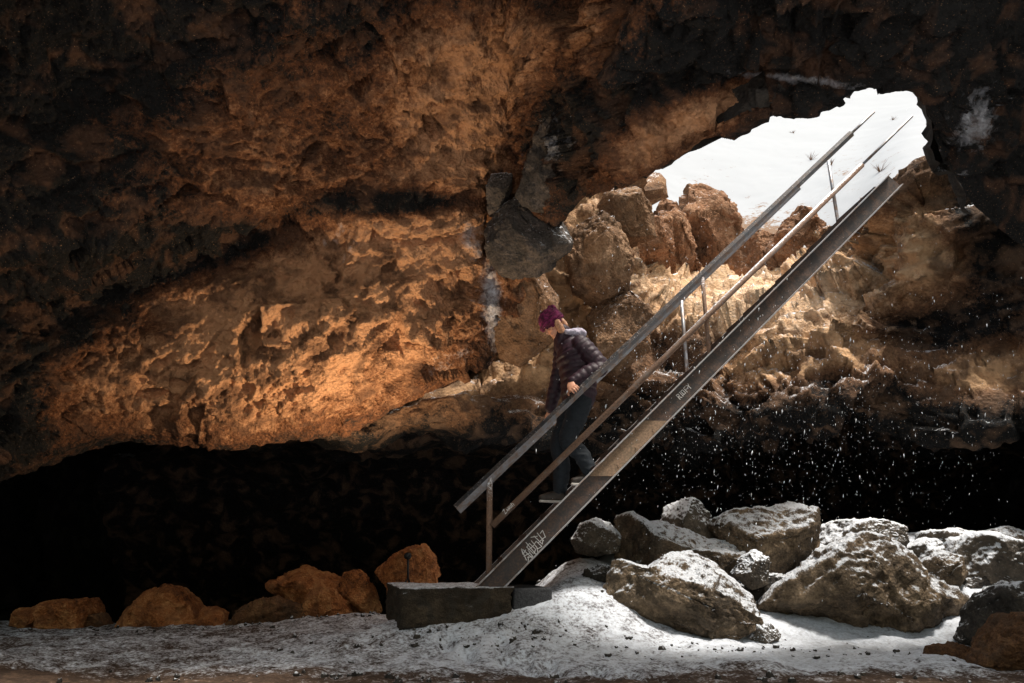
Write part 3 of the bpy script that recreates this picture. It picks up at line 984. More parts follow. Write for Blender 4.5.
boulder('rock', [(374, 572), (392, 559), (408, 551), (422, 547), (430, 556), (436, 578), (438, 600), (400, 606), (390, 585)], 8.0, 0.51, M['orange'], cuts=[((.3, -.9, .2), .5), ((-.5, -.8, -.1), .55)], ncut=3, seed=40, amp=.30,
        label='tallest orange rock, behind the tripod and the concrete slab', cat='rock', group=GO)

GW = 'angular blocks wedged in the cave wall'
for pl_, y_, d_, m_, sd_, cu_, lb_ in [
    ([(484, 218), (520, 197), (556, 194), (574, 208), (567, 238), (535, 262), (497, 264), (484, 245)], 7.0, .6, 'block', 91,
     [((-.45, -.85, -.35), .30), ((.72, -.45, .52), .26), ((.3, -.9, .1), .5)], 'big grey overhanging block left of the opening with a pale right face'),
    ([(486, 190), (496, 168), (512, 166), (512, 185), (500, 208), (488, 210)], 6.9, .3, 'block', 92,
     [((-.3, -.9, .2), .5)], 'small dark grey block on the upper left corner of the big grey block'),
    ([(516, 186), (538, 140), (566, 104), (600, 84), (612, 118), (596, 165), (566, 192), (535, 197)], 6.15, .6, 'block', 93,
     [((-.55, -.8, -.3), .28), ((.75, -.6, .1), .32), ((0, -.7, -.7), .5)], 'large smooth grey slab hanging from the roof above the big grey block'),
    ([(566, 250), (576, 222), (600, 212), (622, 222), (634, 250), (630, 285), (600, 300), (575, 285)], 8.5, .6, 'tan', 94,
     [((-.3, -.8, .5), .45), ((.6, -.7, .35), .45)], 'tan block between the big grey block and the left corner of the opening'),
    ([(497, 290), (512, 268), (545, 262), (558, 290), (552, 340), (520, 362), (498, 352), (492, 320)], 8.3, .5, 'tan', 95,
     [((-.5, -.85, .1), .42), ((.55, -.8, -.1), .5)], 'tall tan block just left of the person'),
    ([(590, 310), (604, 290), (632, 288), (650, 310), (648, 350), (620, 372), (596, 360)], 8.8, .5, 'tan', 96,
     [((-.4, -.8, .4), .45), ((.5, -.8, .2), .5)], 'tan block right behind the person, beside the upper handrail'),
    ([(600, 200), (612, 184), (636, 188), (652, 206), (656, 235), (630, 242), (606, 228)], 9.4, .4, 'tan', 97,
     [((-.2, -.7, .7), .45)], 'bright stepped block at the left corner of the opening')]:
    boulder('rock', pl_, y_, d_, M[m_], cuts=cu_, ncut=2, lat_e=.25, seed=sd_, amp=.14, label=lb_, cat='rock', group=GW)

GR = 'rocks on the snowy rim of the opening'
for pl_, y_, d_, sd_, lb_ in [
    ([(686, 205), (694, 180), (702, 174), (714, 188), (730, 216), (744, 242), (758, 282), (722, 300), (690, 280)], 12.2, .7, 51,
     'tall leaning tan slab of rock on the snowy rim of the opening'),
    ([(656, 214), (664, 194), (672, 198), (682, 218), (700, 262), (704, 300), (672, 300), (660, 262)], 11.8, .5, 52,
     'slim pointed rock just left of the tall leaning slab on the rim'),
    ([(626, 226), (634, 206), (655, 204), (668, 226), (676, 290), (640, 292)], 10.9, .5, 53,
     'squat rock at the left corner of the opening beside the cave wall'),
    ([(732, 272), (744, 242), (760, 230), (780, 236), (800, 262), (796, 296), (750, 300)], 11.3, .6, 54,
     'low rock on the rim seen between the two handrails'),
    ([(778, 262), (790, 222), (806, 200), (822, 200), (842, 226), (852, 268), (815, 285)], 10.7, .6, 55,
     'upright rock on the rim under the upper handrail post'),
    ([(836, 245), (846, 218), (862, 206), (880, 222), (886, 262), (855, 272)], 9.7, .4, 56,
     'small rock on the rim under the top of the stairs')]:
    boulder('rock', pl_, y_, d_, M['rim'], ncut=5, seed=sd_, amp=.32, label=lb_, cat='rock', group=GR)

# ------------------------------------------------------------------ stairs
AZ = R(4)
H_ = np.array([math.cos(AZ), math.sin(AZ), 0])        # horizontal run, up the stairs
E_ = np.array([-math.sin(AZ), math.cos(AZ), 0])       # across, away from the camera
Z_ = np.array([0, 0, 1.0])
S0 = P(500, 577, 5.9)
ra = np.array([(891 - 512) / F, CP - (341.5 - 184) / F * SP, SP + (341.5 - 184) / F * CP])
kx, kz = ra[0] / ra[1], ra[2] / ra[1]
Y2 = (S0[1] - math.tan(AZ) * S0[0]) / (1 - math.tan(AZ) * kx)
S1 = np.array([kx * Y2, Y2, CAM[2] + kz * Y2])
RUN = np.linalg.norm((S1 - S0)[:2])
RISE = S1[2] - S0[2]
D_ = (S1 - S0) / np.linalg.norm(S1 - S0)
LEN = np.linalg.norm(S1 - S0)
NRM = np.cross(E_, D_)
if NRM[2] < 0:
    NRM = -NRM
WID = .76
print('stairs pitch', math.degrees(math.atan2(RISE, RUN)), 'len', LEN, 'S0', S0, 'S1', S1)


class MB:
    def __init__(s):
        s.v, s.f = [], []

    def box(s, c, ax, half):
        """box with centre, three unit axes and half sizes"""
        n = len(s.v)
        for sx in (-1, 1):
            for sy in (-1, 1):
                for sz in (-1, 1):
                    s.v.append(np.asarray(c) + ax[0] * sx * half[0] + ax[1] * sy * half[1] + ax[2] * sz * half[2])
        for q in ((0, 1, 3, 2), (4, 6, 7, 5), (0, 4, 5, 1), (2, 3, 7, 6), (0, 2, 6, 4), (1, 5, 7, 3)):
            s.f.append([n + k for k in q])
        return s

    def prism(s, poly, a, b, ua, ub):
        """extrude a closed 2-D outline (in axes ua, ub) from point a to point b"""
        n = len(s.v)
        m = len(poly)
        for o_ in (a, b):
            for (x, y) in poly:
                s.v.append(np.asarray(o_) + ua * x + ub * y)
        for k in range(m):
            s.f.append([n + k, n + (k + 1) % m, n + m + (k + 1) % m, n + m + k])
        s.f.append([n + k for k in reversed(range(m))])
        s.f.append([n + m + k for k in range(m)])
        return s

    def tube(s, pts, r, seg=10, caps=True):
        pts = [np.asarray(p, float) for p in pts]
        rr = r if hasattr(r, '__len__') else [r] * len(pts)
        n = len(s.v)
        up_ = None
        for k, p in enumerate(pts):
            d = pts[min(k + 1, len(pts) - 1)] - pts[max(k - 1, 0)]
            d = d / (np.linalg.norm(d) + 1e-12)
            a = np.cross(d, [0, 0, 1.0]) if up_ is None else up_ - d * (up_ @ d)
            if np.linalg.norm(a) < 1e-3:
                a = np.cross(d, [1.0, 0, 0])
            a /= np.linalg.norm(a)
            up_ = a
            b_ = np.cross(d, a)
            for j in range(seg):
                t = 2 * math.pi * j / seg
                s.v.append(p + rr[k] * (a * math.cos(t) + b_ * math.sin(t)))
        for k in range(len(pts) - 1):
            for j in range(seg):
                j2 = (j + 1) % seg
                s.f.append([n + k * seg + j, n + k * seg + j2, n + (k + 1) * seg + j2, n + (k + 1) * seg + j])
        if caps:
            s.f.append([n + j for j in reversed(range(seg))])
            e = n + (len(pts) - 1) * seg
            s.f.append([e + j for j in range(seg)])
        return s

    def build(s, name, mat, parent=None, smooth=False, bevel=0):
        o = link_mesh(name, s.v, s.f, mat, parent, smooth)
        bm = bmesh.new()
        bm.from_mesh(o.data)
        bmesh.ops.recalc_face_normals(bm, faces=bm.faces)
        bm.to_mesh(o.data)
        bm.free()
        if bevel:
            b_ = o.modifiers.new('bevel', 'BEVEL')
            b_.width = bevel
            b_.segments = 2
            b_.limit_method = 'ANGLE'
        return o


stair = bpy.data.objects.new('staircase', None)
C.objects.link(stair)
tag(stair, 'steep dark steel staircase with rusty handrails climbing to the snowy opening', 'staircase')

# channel stringers: web + two flanges (flanges turned outwards on the near side)
def on(s_, w=0.0, n=0.0):
    """point at distance s along the slope, w across, n normal to the slope; origin at the middle of the near web"""
    return S0 + D_ * s_ + E_ * w + NRM * n


HW = .085
for w, side in ((0, -1), (WID, 1)):
    t, fl = .010, .055
    outline = [(0, -HW), (side * fl, -HW), (side * fl, -HW + t), (side * t, -HW + t), (side * t, HW - t), (side * fl, HW - t),
               (side * fl, HW), (0, HW)]
    a0, b0 = on(-.10, w), on(LEN + .05, w)
    mb = MB()
    n0 = len(mb.v)
    # lower end cut level with the slab
    mb.prism(outline, a0, b0, E_, NRM)
    zfoot = on(0, 0)[2] - .075
    for k in range(len(outline)):
        v_ = mb.v[k]
        mb.v[k] = v_ + D_ * ((zfoot - v_[2]) / D_[2])
    so_ = mb.build('stringer', M['stringer'], stair)
    so_.data.materials.append(M['edge'])
    for f_ in so_.data.polygons:
        c_ = np.array(f_.center) - S0
        if abs(abs(c_ @ NRM) - HW) < t * 1.1 and abs(c_ @ E_ - w) > .6 * fl / 2:
            f_.material_index = 1
ZFOOT = on(0, 0)[2] - .075

# splice plate on the near stringer
mb = MB()
sa = 1.25
def plate_s(px, py):
    # distance along the slope of the near web seen at a survey angle
    best = min(np.linspace(0, LEN, 2000), key=lambda q: abs(proj(on(q))[0] - px) + 0 * py)
    return best
s_lo, s_hi = plate_s(600, 470), plate_s(655, 425)
pl = [(s_lo + .055, HW - .012), (s_lo - .085 + .0, -HW + .012), (s_hi - .055, -HW + .012), (s_hi + .085, HW - .012)]
tanp = D_[2] / math.hypot(D_[0], D_[1])
pl = [(s_lo - (HW - .012) / tanp * 1.0, HW - .012), (s_lo + (HW - .012) / tanp, -HW + .012),
      (s_hi + (HW - .012) / tanp, -HW + .012), (s_hi - (HW - .012) / tanp, HW - .012)]
pl = [(p_[0], p_[1]) for p_ in pl]
mb.prism(pl, on(0, -.0105), on(0, -.022), D_, NRM)
plate = mb.build('splice_plate', M['plate'], stair, bevel=.002)
for q in (.18, .5, .82):
    for nn_ in (-.045, .05):
        s_ = s_lo + (s_hi - s_lo) * q - nn_ / tanp
        MB().tube([on(s_, -.021, nn_), on(s_, -.031, nn_)], .009, 8).build('bolt', M['plate'], plate)

# treads
NT = 20
tread_pts = []
for k in range(NT):
    s_ = (k + .75) * LEN / NT
    c_ = on(s_, WID / 2, .008)
    tread_pts.append(c_)
    mb = MB()
    mb.box(c_, (H_, E_, Z_), (.125, WID / 2 - .006, .008))
    mb.box(c_ - H_ * .121 - Z_ * .024, (H_, E_, Z_), (.004, WID / 2 - .006, .016))
    mb.build('tread', M['rail'] if False else M['stringer'], stair)

# rails
RAILV = .90
MIDV = .47
def rail_pt(s_, w, v):
    return S0 + D_ * s_ + E_ * w + Z_ * (v - .0)


def angle_rail(name, s0, s1, w, v, leg, mat):
    """angle iron with its corner towards the camera side"""
    a, b = rail_pt(s0, w, v), rail_pt(s1, w, v)
    n1 = NRM * .80 + E_ * .60
    n2 = -NRM * .80 + E_ * .60
    t = .006
    outline = []
    # V outline in axes (NRM, E)
    pts_ = [(0, 0), (leg * .80, leg * .60), (leg * .80 - t * .3, leg * .60 + t), (0, t * 1.3), (-leg * .80 + t * .3, leg * .60 + t),
            (-leg * .80, leg * .60)]
    mb = MB()
    mb.prism(pts_, a, b, NRM, E_)
    o_ = mb.build(name, mat, stair, bevel=.0015)
    o_.data.materials.append(M['rail_shaded'])
    for f_ in o_.data.polygons:
        if w == 0 and np.array(f_.normal) @ NRM > .25:
            f_.material_index = 1
    return o_


def s_at(px, w, v):
    return min(np.linspace(-1.5, LEN + 4, 4000), key=lambda q: abs(proj(rail_pt(q, w, v))[0] - px))


angle_rail('top_rail', s_at(456, 0, RAILV), s_at(853, 0, RAILV), 0, RAILV, .044, M['rail'])
angle_rail('top_rail', s_at(459, WID, RAILV), s_at(800, WID, RAILV), WID, RAILV, .032, M['rail'])
MB().tube([rail_pt(s_at(853, 0, RAILV) - .05, .02, RAILV), rail_pt(s_at(875, 0, RAILV), .02, RAILV)], .014, 8).build('rail_extension', M['rail'], stair, True)
MB().tube([rail_pt(s_at(492, 0, MIDV), 0, MIDV), rail_pt(s_at(862, 0, MIDV), 0, MIDV)], .027, 12).build('mid_rail', M['rust_pipe'], stair, True)
MB().tube([rail_pt(s_at(861, 0, MIDV), 0, MIDV), rail_pt(s_at(912, 0, MIDV), 0, MIDV)], .014, 8).build('rail_extension', M['rail'], stair, True)
MB().tube([rail_pt(s_at(640, WID, MIDV), WID, MIDV), rail_pt(s_at(835, WID, MIDV), WID, MIDV)], .020, 10).build('mid_rail', M['rail'], stair, True)
sp = s_at(490, 0, RAILV)
p_t = rail_pt(sp, .035, RAILV - .01)
MB().tube([W(p_t[0], p_t[1], ZFOOT - .01), p_t], .025, 12).build('post', M['rust_pipe'], stair, True)
for px_, w in ((703, 0), (682, WID), (829, WID * 0 + WID)):
    sp = s_at(px_, w, RAILV)
    a = rail_pt(sp, w + (.03 if w == 0 else .02), RAILV - .01)
    MB().tube([rail_pt(sp, w + (.03 if w == 0 else .02), HW * 1.2), a], .019, 10).build('post', M['rust_pipe'] if w == 0 else M['rail'], stair, True)

# scratched graffiti on the web and the rails: strokes standing proud of the steel
def strokes(name, segs, origin, sx, ua, ub, nrm, r, parent):
    mb = MB()
    for sg in segs:
        pts_ = [origin + ua * x * sx + ub * y * sx + nrm * .001 for x, y in sg]
        for a, b in zip(pts_[:-1], pts_[1:]):
            d = b - a
            L = np.linalg.norm(d)
            if L < 1e-6:
                continue
            d /= L
            s_ = np.cross(nrm, d)
            mb.box((a + b) / 2, (d, s_, nrm), (L / 2 + r * .5, r, .0012))
    return mb.build(name, M['scratch'], parent)


out_n = -E_
web_out = on(0, -.0075)
g0 = plate_s(533, 545)
tagsegs = [
    [(0, 0), (.3, .9), (.1, .5), (.5, .6)], [(.05, .35), (.6, .2)], [(.45, -.2), (.35, .8)], [(.2, .1), (.55, -.15), (.6, .35)],
    [(.75, .0), (.7, .7), (1.05, .75), (1.1, .1), (.8, -.05)], [(.6, .45), (1.2, .4)], [(.9, 1.0), (.85, -.3)],
    [(1.3, .8), (1.25, .0), (1.6, -.1), (1.55, .5), (1.3, .45)], [(1.45, 1.0), (1.9, .7)], [(1.7, .9), (1.75, 0), (2.1, .3)],
    [(1.6, .3), (2.3, .25)], [(2.05, .9), (2.0, .1)], [(2.2, .7), (2.5, .75), (2.3, .2)], [(.0, -.2), (.3, .1)], [(1.0, -.3), (1.3, .2)]]
strokes('scratched_tag', tagsegs, on(g0 - .13, -.0107, -.055), .105, D_, NRM, out_n, .0028, stair)
g1 = plate_s(684, 400)
rowsegs = [
    [(0, 0), (0, 1), (.45, .9), (.4, .55), (0, .5)], [(.15, .5), (.5, 0)], [(.85, 0), (.85, 1)],
    [(1.15, .1), (1.15, .9), (1.6, .9), (1.6, .1), (1.15, .1)], [(1.95, 0), (1.95, .95), (2.4, .95)], [(1.95, .5), (2.3, .5)],
    [(2.7, 1), (2.95, .5), (3.2, 1)], [(2.95, .5), (2.95, 0)]]
strokes('scratched_letters', rowsegs, on(g1 - .08, -.0107, -.02), .05, D_, NRM, out_n, .0028, stair)
midn = s_at(505, 0, MIDV)
zs = [[(0, .8), (.5, 1), (.1, 0), (.6, .1)], [(.8, .1), (.9, .6), (1.1, .1)], [(1.25, 0), (1.3, .7), (1.55, .1), (1.6, .7)],
      [(1.8, .1), (1.8, .6), (2.1, .5), (2.05, .1), (1.8, .1)], [(2.3, 0), (2.35, .9)], [(2.2, .6), (2.5, .65)], [(2.65, 0), (2.7, .6)]]
strokes('scratched_scrawl', zs, rail_pt(midn, -.028, MIDV - .012), .04, D_, NRM, out_n, .0022, stair)

# ------------------------------------------------------------------ slab at the foot
SLT = ZFOOT
ta = P(401, 590, 5.62)
tb = P(513, 589, 5.85)
hx = tb - ta
hx[2] = 0
LW = np.linalg.norm(hx)
hx /= LW
hy = np.array([-hx[1], hx[0], 0])
def slab_mesh(name, x0, x1, y0, y1, z0, z1, org, mat, amp=.012, seed=1, skew=0):
    nx, ny, nz_ = int((x1 - x0) / .02) + 1, int((y1 - y0) / .02) + 1, max(3, int((z1 - z0) / .02) + 1)
    bm = bmesh.new()
    bmesh.ops.create_cube(bm, size=1.0)
    bmesh.ops.subdivide_edges(bm, edges=bm.edges[:], cuts=24, use_grid_fill=True)
    for v in bm.verts:
        c = v.co
        v.co = (c.x + .5, c.y + .5, c.z + .5)
    P_ = np.array([v.co[:] for v in bm.verts])
    fc = np.array([[l.vert.index for l in f.loops] for f in bm.faces])
    bm.free()
    X = x0 + P_[:, 0] * (x1 - x0)
    Y_ = y0 + P_[:, 1] * (y1 - y0)
    Zz = z0 + P_[:, 2] * (z1 - z0) - skew * P_[:, 0] * (P_[:, 2])
    p = org[None, :2] * 0 + 0
    p = np.stack([org[0] + hx[0] * X + hy[0] * Y_, org[1] + hx[1] * X + hy[1] * Y_, Zz], 1)
    c = (P_ - .5) * 2
    e = (np.abs(c) > .999).sum(1)
    d = fbm(p * 9, 4, seed) * amp + fbm(p * 30, 3, seed + 1) * amp * .5
    n = c / np.linalg.norm(c, axis=1, keepdims=True)
    nw = n[:, :1] * hx + n[:, 1:2] * hy + n[:, 2:3] * Z_
    dmp = np.where(c[:, 2] > .99, .35, 1.0)
    p = p + nw * (d * dmp - (e >= 2) * .006)[:, None]
    return link_mesh(name, p, fc, mat, loc=np.array([org[0], org[1], z0]))


o = slab_mesh('concrete_slab', 0, LW, 0, 1.15, SLT - .30, SLT, ta, M['concrete'], .05, 3)
tag(o, 'rough weathered concrete slab dusted with snow at the foot of the stairs', 'concrete slab')
o = slab_mesh('footing_block', LW + .012, LW + .34, .03, .7, SLT - .30, SLT - .008, ta, M['mat'], .008, 5)
tag(o, 'dark stippled block butted against the right end of the concrete slab', 'block')
# loose gravel and clods on the floor (countless)
rg = np.random.default_rng(33)
iv, if_ = ico(2)
gv, gf = [], []
spots = [(-.35, 5.5, .6, .14, 150), (1.1, 5.55, .6, .12, 50), (2.7, 5.5, .9, .25, 110), (-2.6, 7.6, 1.6, .3, 200), (-4.4, 7.7, 1.2, .3, 120),
         (.3, 4.25, 2.4, .10, 170), (.9, 6.3, .3, .3, 40), (3.6, 5.0, .5, .3, 60), (-1.2, 5.6, 1.2, .6, 20)]
for cx, cy, sx_, sy_, n_ in spots:
    for k in range(n_):
        x, y = cx + rg.normal() * sx_, cy + rg.normal() * sy_
        if y < 3.6:
            continue
        r = .004 + .018 * rg.random() ** 4
        v_ = iv * (1 + .35 * rg.normal(size=(len(iv), 1)).clip(-1.5, 1.5)) * r * rg.uniform(.6, 1.3, size=3)
        gf.append(if_ + len(iv) * len(gv))
        gv.append(v_ + np.array([x, y, gz_at(x, y) + r * .25]))
o = link_mesh('gravel', np.concatenate(gv), np.concatenate(gf), M['boulder_dark'])
tag(o, 'loose dark gravel and clods scattered over the snowy cave floor', 'gravel', kind='stuff')

# ------------------------------------------------------------------ small tripod in front of the tallest orange rock
tri = bpy.data.objects.new('tripod', None)
C.objects.link(tri)
M['black'] = plain_mat('black_plastic', (.004, .004, .004), .5, .2, 40)
tb_ = P(408, 590, 7.45)
tp_ = P(408, 559, 7.45)
tri.location = (tb_[0], tb_[1], tb_[2])
tag(tri, 'small black tripod with a lamp head in front of the tallest orange rock', 'tripod')
def loc_(p):
    return np.asarray(p) - tb_
hub = loc_(P(408, 579, 7.45))
MB().tube([hub, loc_(tp_)], .011, 8).build('pole', M['black'], tri, True)
for ang in (200, 320, 80):
    ft = W(.12 * math.cos(R(ang)), .12 * math.sin(R(ang)), -.06)
    MB().tube([hub + W(0, 0, .01), ft], .008, 8).build('leg', M['black'], tri, True)
hd = loc_(P(407.5, 556, 7.45))
MB().tube([hd + W(0, -.03, 0), hd + W(0, .035, .0)], [.034, .03], 14).build('lamp_head', M['black'], tri, True)
MB().tube([hd + W(0, .036, 0), hd + W(0, .05, 0)], [.038, .036], 14).build('lens', M['black'], tri, True)

# ------------------------------------------------------------------ the person on the stairs
M['skin'] = plain_mat('skin', (.52, .25, .155), .55, .12, 60, bump=.05)
M['jacket'] = plain_mat('jacket_nylon', (.022, .008, .015), .55, .3, 25, spec=.35, bump=.25, bdist=.006)
M['hood'] = plain_mat('hood_lining', (.36, .33, .40), .8, .35, 45, bump=.5, bdist=.01)
M['jeans'] = plain_mat('dark_denim', (.010, .014, .019), .85, .35, 40, bump=.5, bdist=.008)
M['knit'] = plain_mat('magenta_knit', (.11, .009, .046), .95, .92, 24, bump=1.0, bdist=.012)
M['hair'] = plain_mat('blond_hair', (.40, .20, .11), .6, .4, 60, bump=.5, bdist=.006)
M['boot'] = plain_mat('boot_leather', (.035, .026, .02), .6, .3, 40)
M['sole'] = plain_mat('boot_sole', (.45, .42, .38), .8, .2, 40)


def SPt(px, py, w):
    """point in the upright plane that lies w across the stairs, at survey angle (px, py)"""
    u, v = (px - 512) / F, (341.5 - py) / F
    r_ = np.array([u, CP - v * SP, SP + v * CP])
    t = ((S0 + E_ * w - CAM) @ E_) / (r_ @ E_)
    return CAM + r_ * t


def limb(mb, ctrl, rads, axis=None, n=10, seg=16, ring=0.0, pitch=.07):
    """smooth tapering limb through control points; rads = (across, other) per point; ends closed round"""
    c = cr_up(np.array(ctrl, float), 0, [n] * (len(ctrl) - 1))
    rr = cr_up(np.array([r if hasattr(r, '__len__') else (r, r) for r in rads], float), 0, [n] * (len(ctrl) - 1))
    L = np.concatenate([[0], np.cumsum(np.linalg.norm(np.diff(c, axis=0), axis=1))])
    if ring:
        rr = rr * (1 + ring * (np.abs(np.sin(math.pi * L / pitch)) ** .6 - .6))[:, None]
    d0 = c[0] - c[1]
    d0 /= np.linalg.norm(d0)
    d1 = c[-1] - c[-2]
    d1 /= np.linalg.norm(d1)
    def cap(p, d, r, flip):
        out = []
        for q in (.98, .85, .6, .3):
            a = math.sqrt(1 - q * q) if False else q
            h = math.sqrt(max(0, 1 - a * a))
            out.append((p + d * min(r) * (h), np.array(r) * a))
        return out[::-1] if flip else out
    seq = cap(c[0], d0, rr[0], True) + [(c[k], rr[k]) for k in range(len(c))] + cap(c[-1], d1, rr[-1], False)
    n0 = len(mb.v)
    prev = None
    for k, (p, r) in enumerate(seq):
        d = seq[min(k + 1, len(seq) - 1)][0] - seq[max(k - 1, 0)][0]
        d = d / (np.linalg.norm(d) + 1e-12)
        ref = axis if axis is not None else (prev if prev is not None else np.array([.3, .9, .1]))
        a = ref - d * (ref @ d)
        a /= np.linalg.norm(a) + 1e-12
        prev = a
        b_ = np.cross(d, a)
        for j in range(seg):
            t = 2 * math.pi * j / seg
            mb.v.append(p + a * r[0] * math.cos(t) + b_ * r[1] * math.sin(t))
    for k in range(len(seq) - 1):
        for j in range(seg):
            j2 = (j + 1) % seg
            mb.f.append([n0 + k * seg + j, n0 + k * seg + j2, n0 + (k + 1) * seg + j2, n0 + (k + 1) * seg + j])
    mb.f.append([n0 + j for j in reversed(range(seg))])
    e = n0 + (len(seq) - 1) * seg
    mb.f.append([e + j for j in range(seg)])
    return mb


def ellipsoid(mb, c, axes, rad, seg=20, rows=14):
    n0 = len(mb.v)
    for k in range(1, rows):
        t = math.pi * k / rows
        for j in range(seg):
            f_ = 2 * math.pi * j / seg
            mb.v.append(c + axes[0] * rad[0] * math.sin(t) * math.cos(f_) + axes[1] * rad[1] * math.sin(t) * math.sin(f_)
                        + axes[2] * rad[2] * math.cos(t))
    for k in range(rows - 2):
        for j in range(seg):
            j2 = (j + 1) % seg
            mb.f.append([n0 + k * seg + j, n0 + (k + 1) * seg + j, n0 + (k + 1) * seg + j2, n0 + k * seg + j2])
    mb.f.append([n0 + j for j in range(seg)])
    e = n0 + (rows - 2) * seg
    mb.f.append([e + j for j in reversed(range(seg))])
    return mb


def fused(mb, name, mat, parent, voxel, smooth=4, disp=None):
    """union of overlapping closed shapes as one continuous surface"""
    tmp = mb.build('tmp_shape', None)
    r_ = tmp.modifiers.new('r', 'REMESH')
    r_.mode = 'VOXEL'
    r_.voxel_size = voxel
    if smooth:
        s_ = tmp.modifiers.new('s', 'SMOOTH')
        s_.factor = .5
        s_.iterations = smooth
    dg = bpy.context.evaluated_depsgraph_get()
    me = bpy.data.meshes.new_from_object(tmp.evaluated_get(dg))
    old = tmp.data
    bpy.data.objects.remove(tmp)
    bpy.data.meshes.remove(old)
    if disp:
        v = np.empty(len(me.vertices) * 3, np.float32)
        nn = np.empty(len(me.vertices) * 3, np.float32)
        me.vertices.foreach_get('co', v)
        me.vertices.foreach_get('normal', nn)
        v = v.reshape(-1, 3).astype(float)
        v = v + nn.reshape(-1, 3) * disp(v)[:, None]
        me.vertices.foreach_set('co', v.astype(np.float32).ravel())
    me.polygons.foreach_set('use_smooth', np.ones(len(me.polygons), bool))
    me.materials.clear()
    me.materials.append(mat)
    me.name = name
    o = bpy.data.objects.new(name, me)
    C.objects.link(o)
    if parent:
        o.parent = parent
    return o


WM = WID / 2
fwd = -H_
lft = -E_                       # her left side is the near side
pelvis = SPt(579, 399, WM)
waist = SPt(578, 378, WM)
chest = SPt(573, 354, WM)
neckb = SPt(565, 338, WM)
hip_n, hip_f = SPt(581, 401, WM - .085), SPt(575, 403, WM + .085)
kn_n, an_n = SPt(568, 440, WM - .10), SPt(592, 474, WM - .10)
kn_f, an_f = SPt(558, 445, WM + .09), SPt(560, 491, WM + .09)
sh_n, sh_f = SPt(580, 344, WM - .18), SPt(563, 346, WM + .18)
el_n, wr_n = SPt(600, 367, WM - .26), SPt(583, 379, .06)
sr = s_at(577, 0, RAILV)
grip = rail_pt(sr, 0, RAILV) + NRM * .042
wr_n = grip + NRM * .075 + E_ * .06 + D_ * .05
srf = s_at(552, WID, RAILV)
gripf = rail_pt(srf, WID, RAILV) + NRM * .035
el_f, wr_f = SPt(560, 371, WM + .25), gripf + NRM * .06 - E_ * .05 + D_ * .05

hd_c = SPt(553, 326, WM)
hf = fwd * math.cos(R(42)) - Z_ * math.sin(R(42)) + lft * .30
hf /= np.linalg.norm(hf)
hl = lft - hf * (lft @ hf)
hl /= np.linalg.norm(hl)
hu = np.cross(hf, hl)
if hu[2] < 0:
    hu = -hu
HA = (hl, hf, hu)


def hp(l, f_, u):
    return hd_c + hl * l + hf * f_ + hu * u


b = MB()
# head: skull, jaw, brow, nose, lips, chin, ears
ellipsoid(b, hp(0, -.008, .02), HA, (.073, .092, .098))
ellipsoid(b, hp(0, .022, -.045), HA, (.056, .062, .066))
ellipsoid(b, hp(0, .066, -.094), HA, (.022, .020, .018))
limb(b, [hp(0, .082, .022), hp(0, .100, -.008), hp(0, .108, -.022)], [.009, .011, .013], n=4, seg=10)
for s_ in (-1, 1):
    ellipsoid(b, hp(s_ * .030, .072, .026), HA, (.022, .014, .008), 10, 8)
    ellipsoid(b, hp(s_ * .036, .066, -.025), HA, (.022, .018, .016), 10, 8)
    ellipsoid(b, hp(s_ * .029, .071, .010), HA, (.012, .009, .008), 10, 8)
    ellipsoid(b, hp(s_ * .074, -.012, -.004), HA, (.010, .018, .030), 10, 8)
ellipsoid(b, hp(0, .083, -.052), HA, (.022, .010, .006), 10, 8)
ellipsoid(b, hp(0, .081, -.064), HA, (.019, .011, .007), 10, 8)
limb(b, [neckb, hp(0, -.012, -.06)], [.052, .050], n=5)
# trunk and limbs
limb(b, [pelvis, waist, chest, neckb - Z_ * .02], [(.145, .10), (.125, .09), (.15, .10), (.07, .06)], axis=E_)
for a_, k_, e_, r0 in ((hip_n, kn_n, an_n, 0), (hip_f, kn_f, an_f, 0)):
    limb(b, [a_, (a_ + k_) / 2, k_, (k_ * .6 + e_ * .4) + H_ * .02, e_], [.085, .075, .052, .05, .036])
    limb(b, [e_, e_ - Z_ * .05 + fwd * .03, e_ - Z_ * .065 + fwd * .14], [.034, .036, .026])
for a_, k_, e_ in ((sh_n, el_n, wr_n), (sh_f, el_f, wr_f)):
    limb(b, [a_, (a_ + k_) / 2, k_, (k_ + e_) / 2, e_], [.05, .044, .038, .034, .027])
# hands folded over the rails: palm, four fingers of unequal length, thumb
for g, sd, wr in ((grip, 1, wr_n), (gripf, -1, wr_f)):
    o_ = E_ * sd                       # from the rail towards her body
    kn = g + NRM * .012 - o_ * .005
    limb(b, [wr, wr * .45 + kn * .55 + NRM * .012, kn], [(.030, .017), (.040, .016), (.043, .014)], axis=D_, n=6, seg=14)
    for q, (off, ln) in enumerate(((.034, .9), (.012, 1.05), (-.011, 1.0), (-.033, .8))):
        a0 = kn + D_ * (-off)
        limb(b, [a0, a0 - o_ * .032 * ln + NRM * .006, a0 - o_ * .058 * ln - NRM * .012, a0 - o_ * .062 * ln - NRM * .040 * ln],
             [.0105, .0100, .0092, .0080], n=4, seg=9)
    t0 = wr * .5 + kn * .5 - D_ * .030
    limb(b, [t0, t0 - D_ * .035 - NRM * .018, t0 - D_ * .055 - NRM * .045 - o_ * .01], [.014, .012, .0095], n=4, seg=9)
person = fused(b, 'person', M['skin'], None, .0045, 2)
tag(person, 'person in dark puffer jacket, jeans and magenta beanie walking down the stairs', 'person')

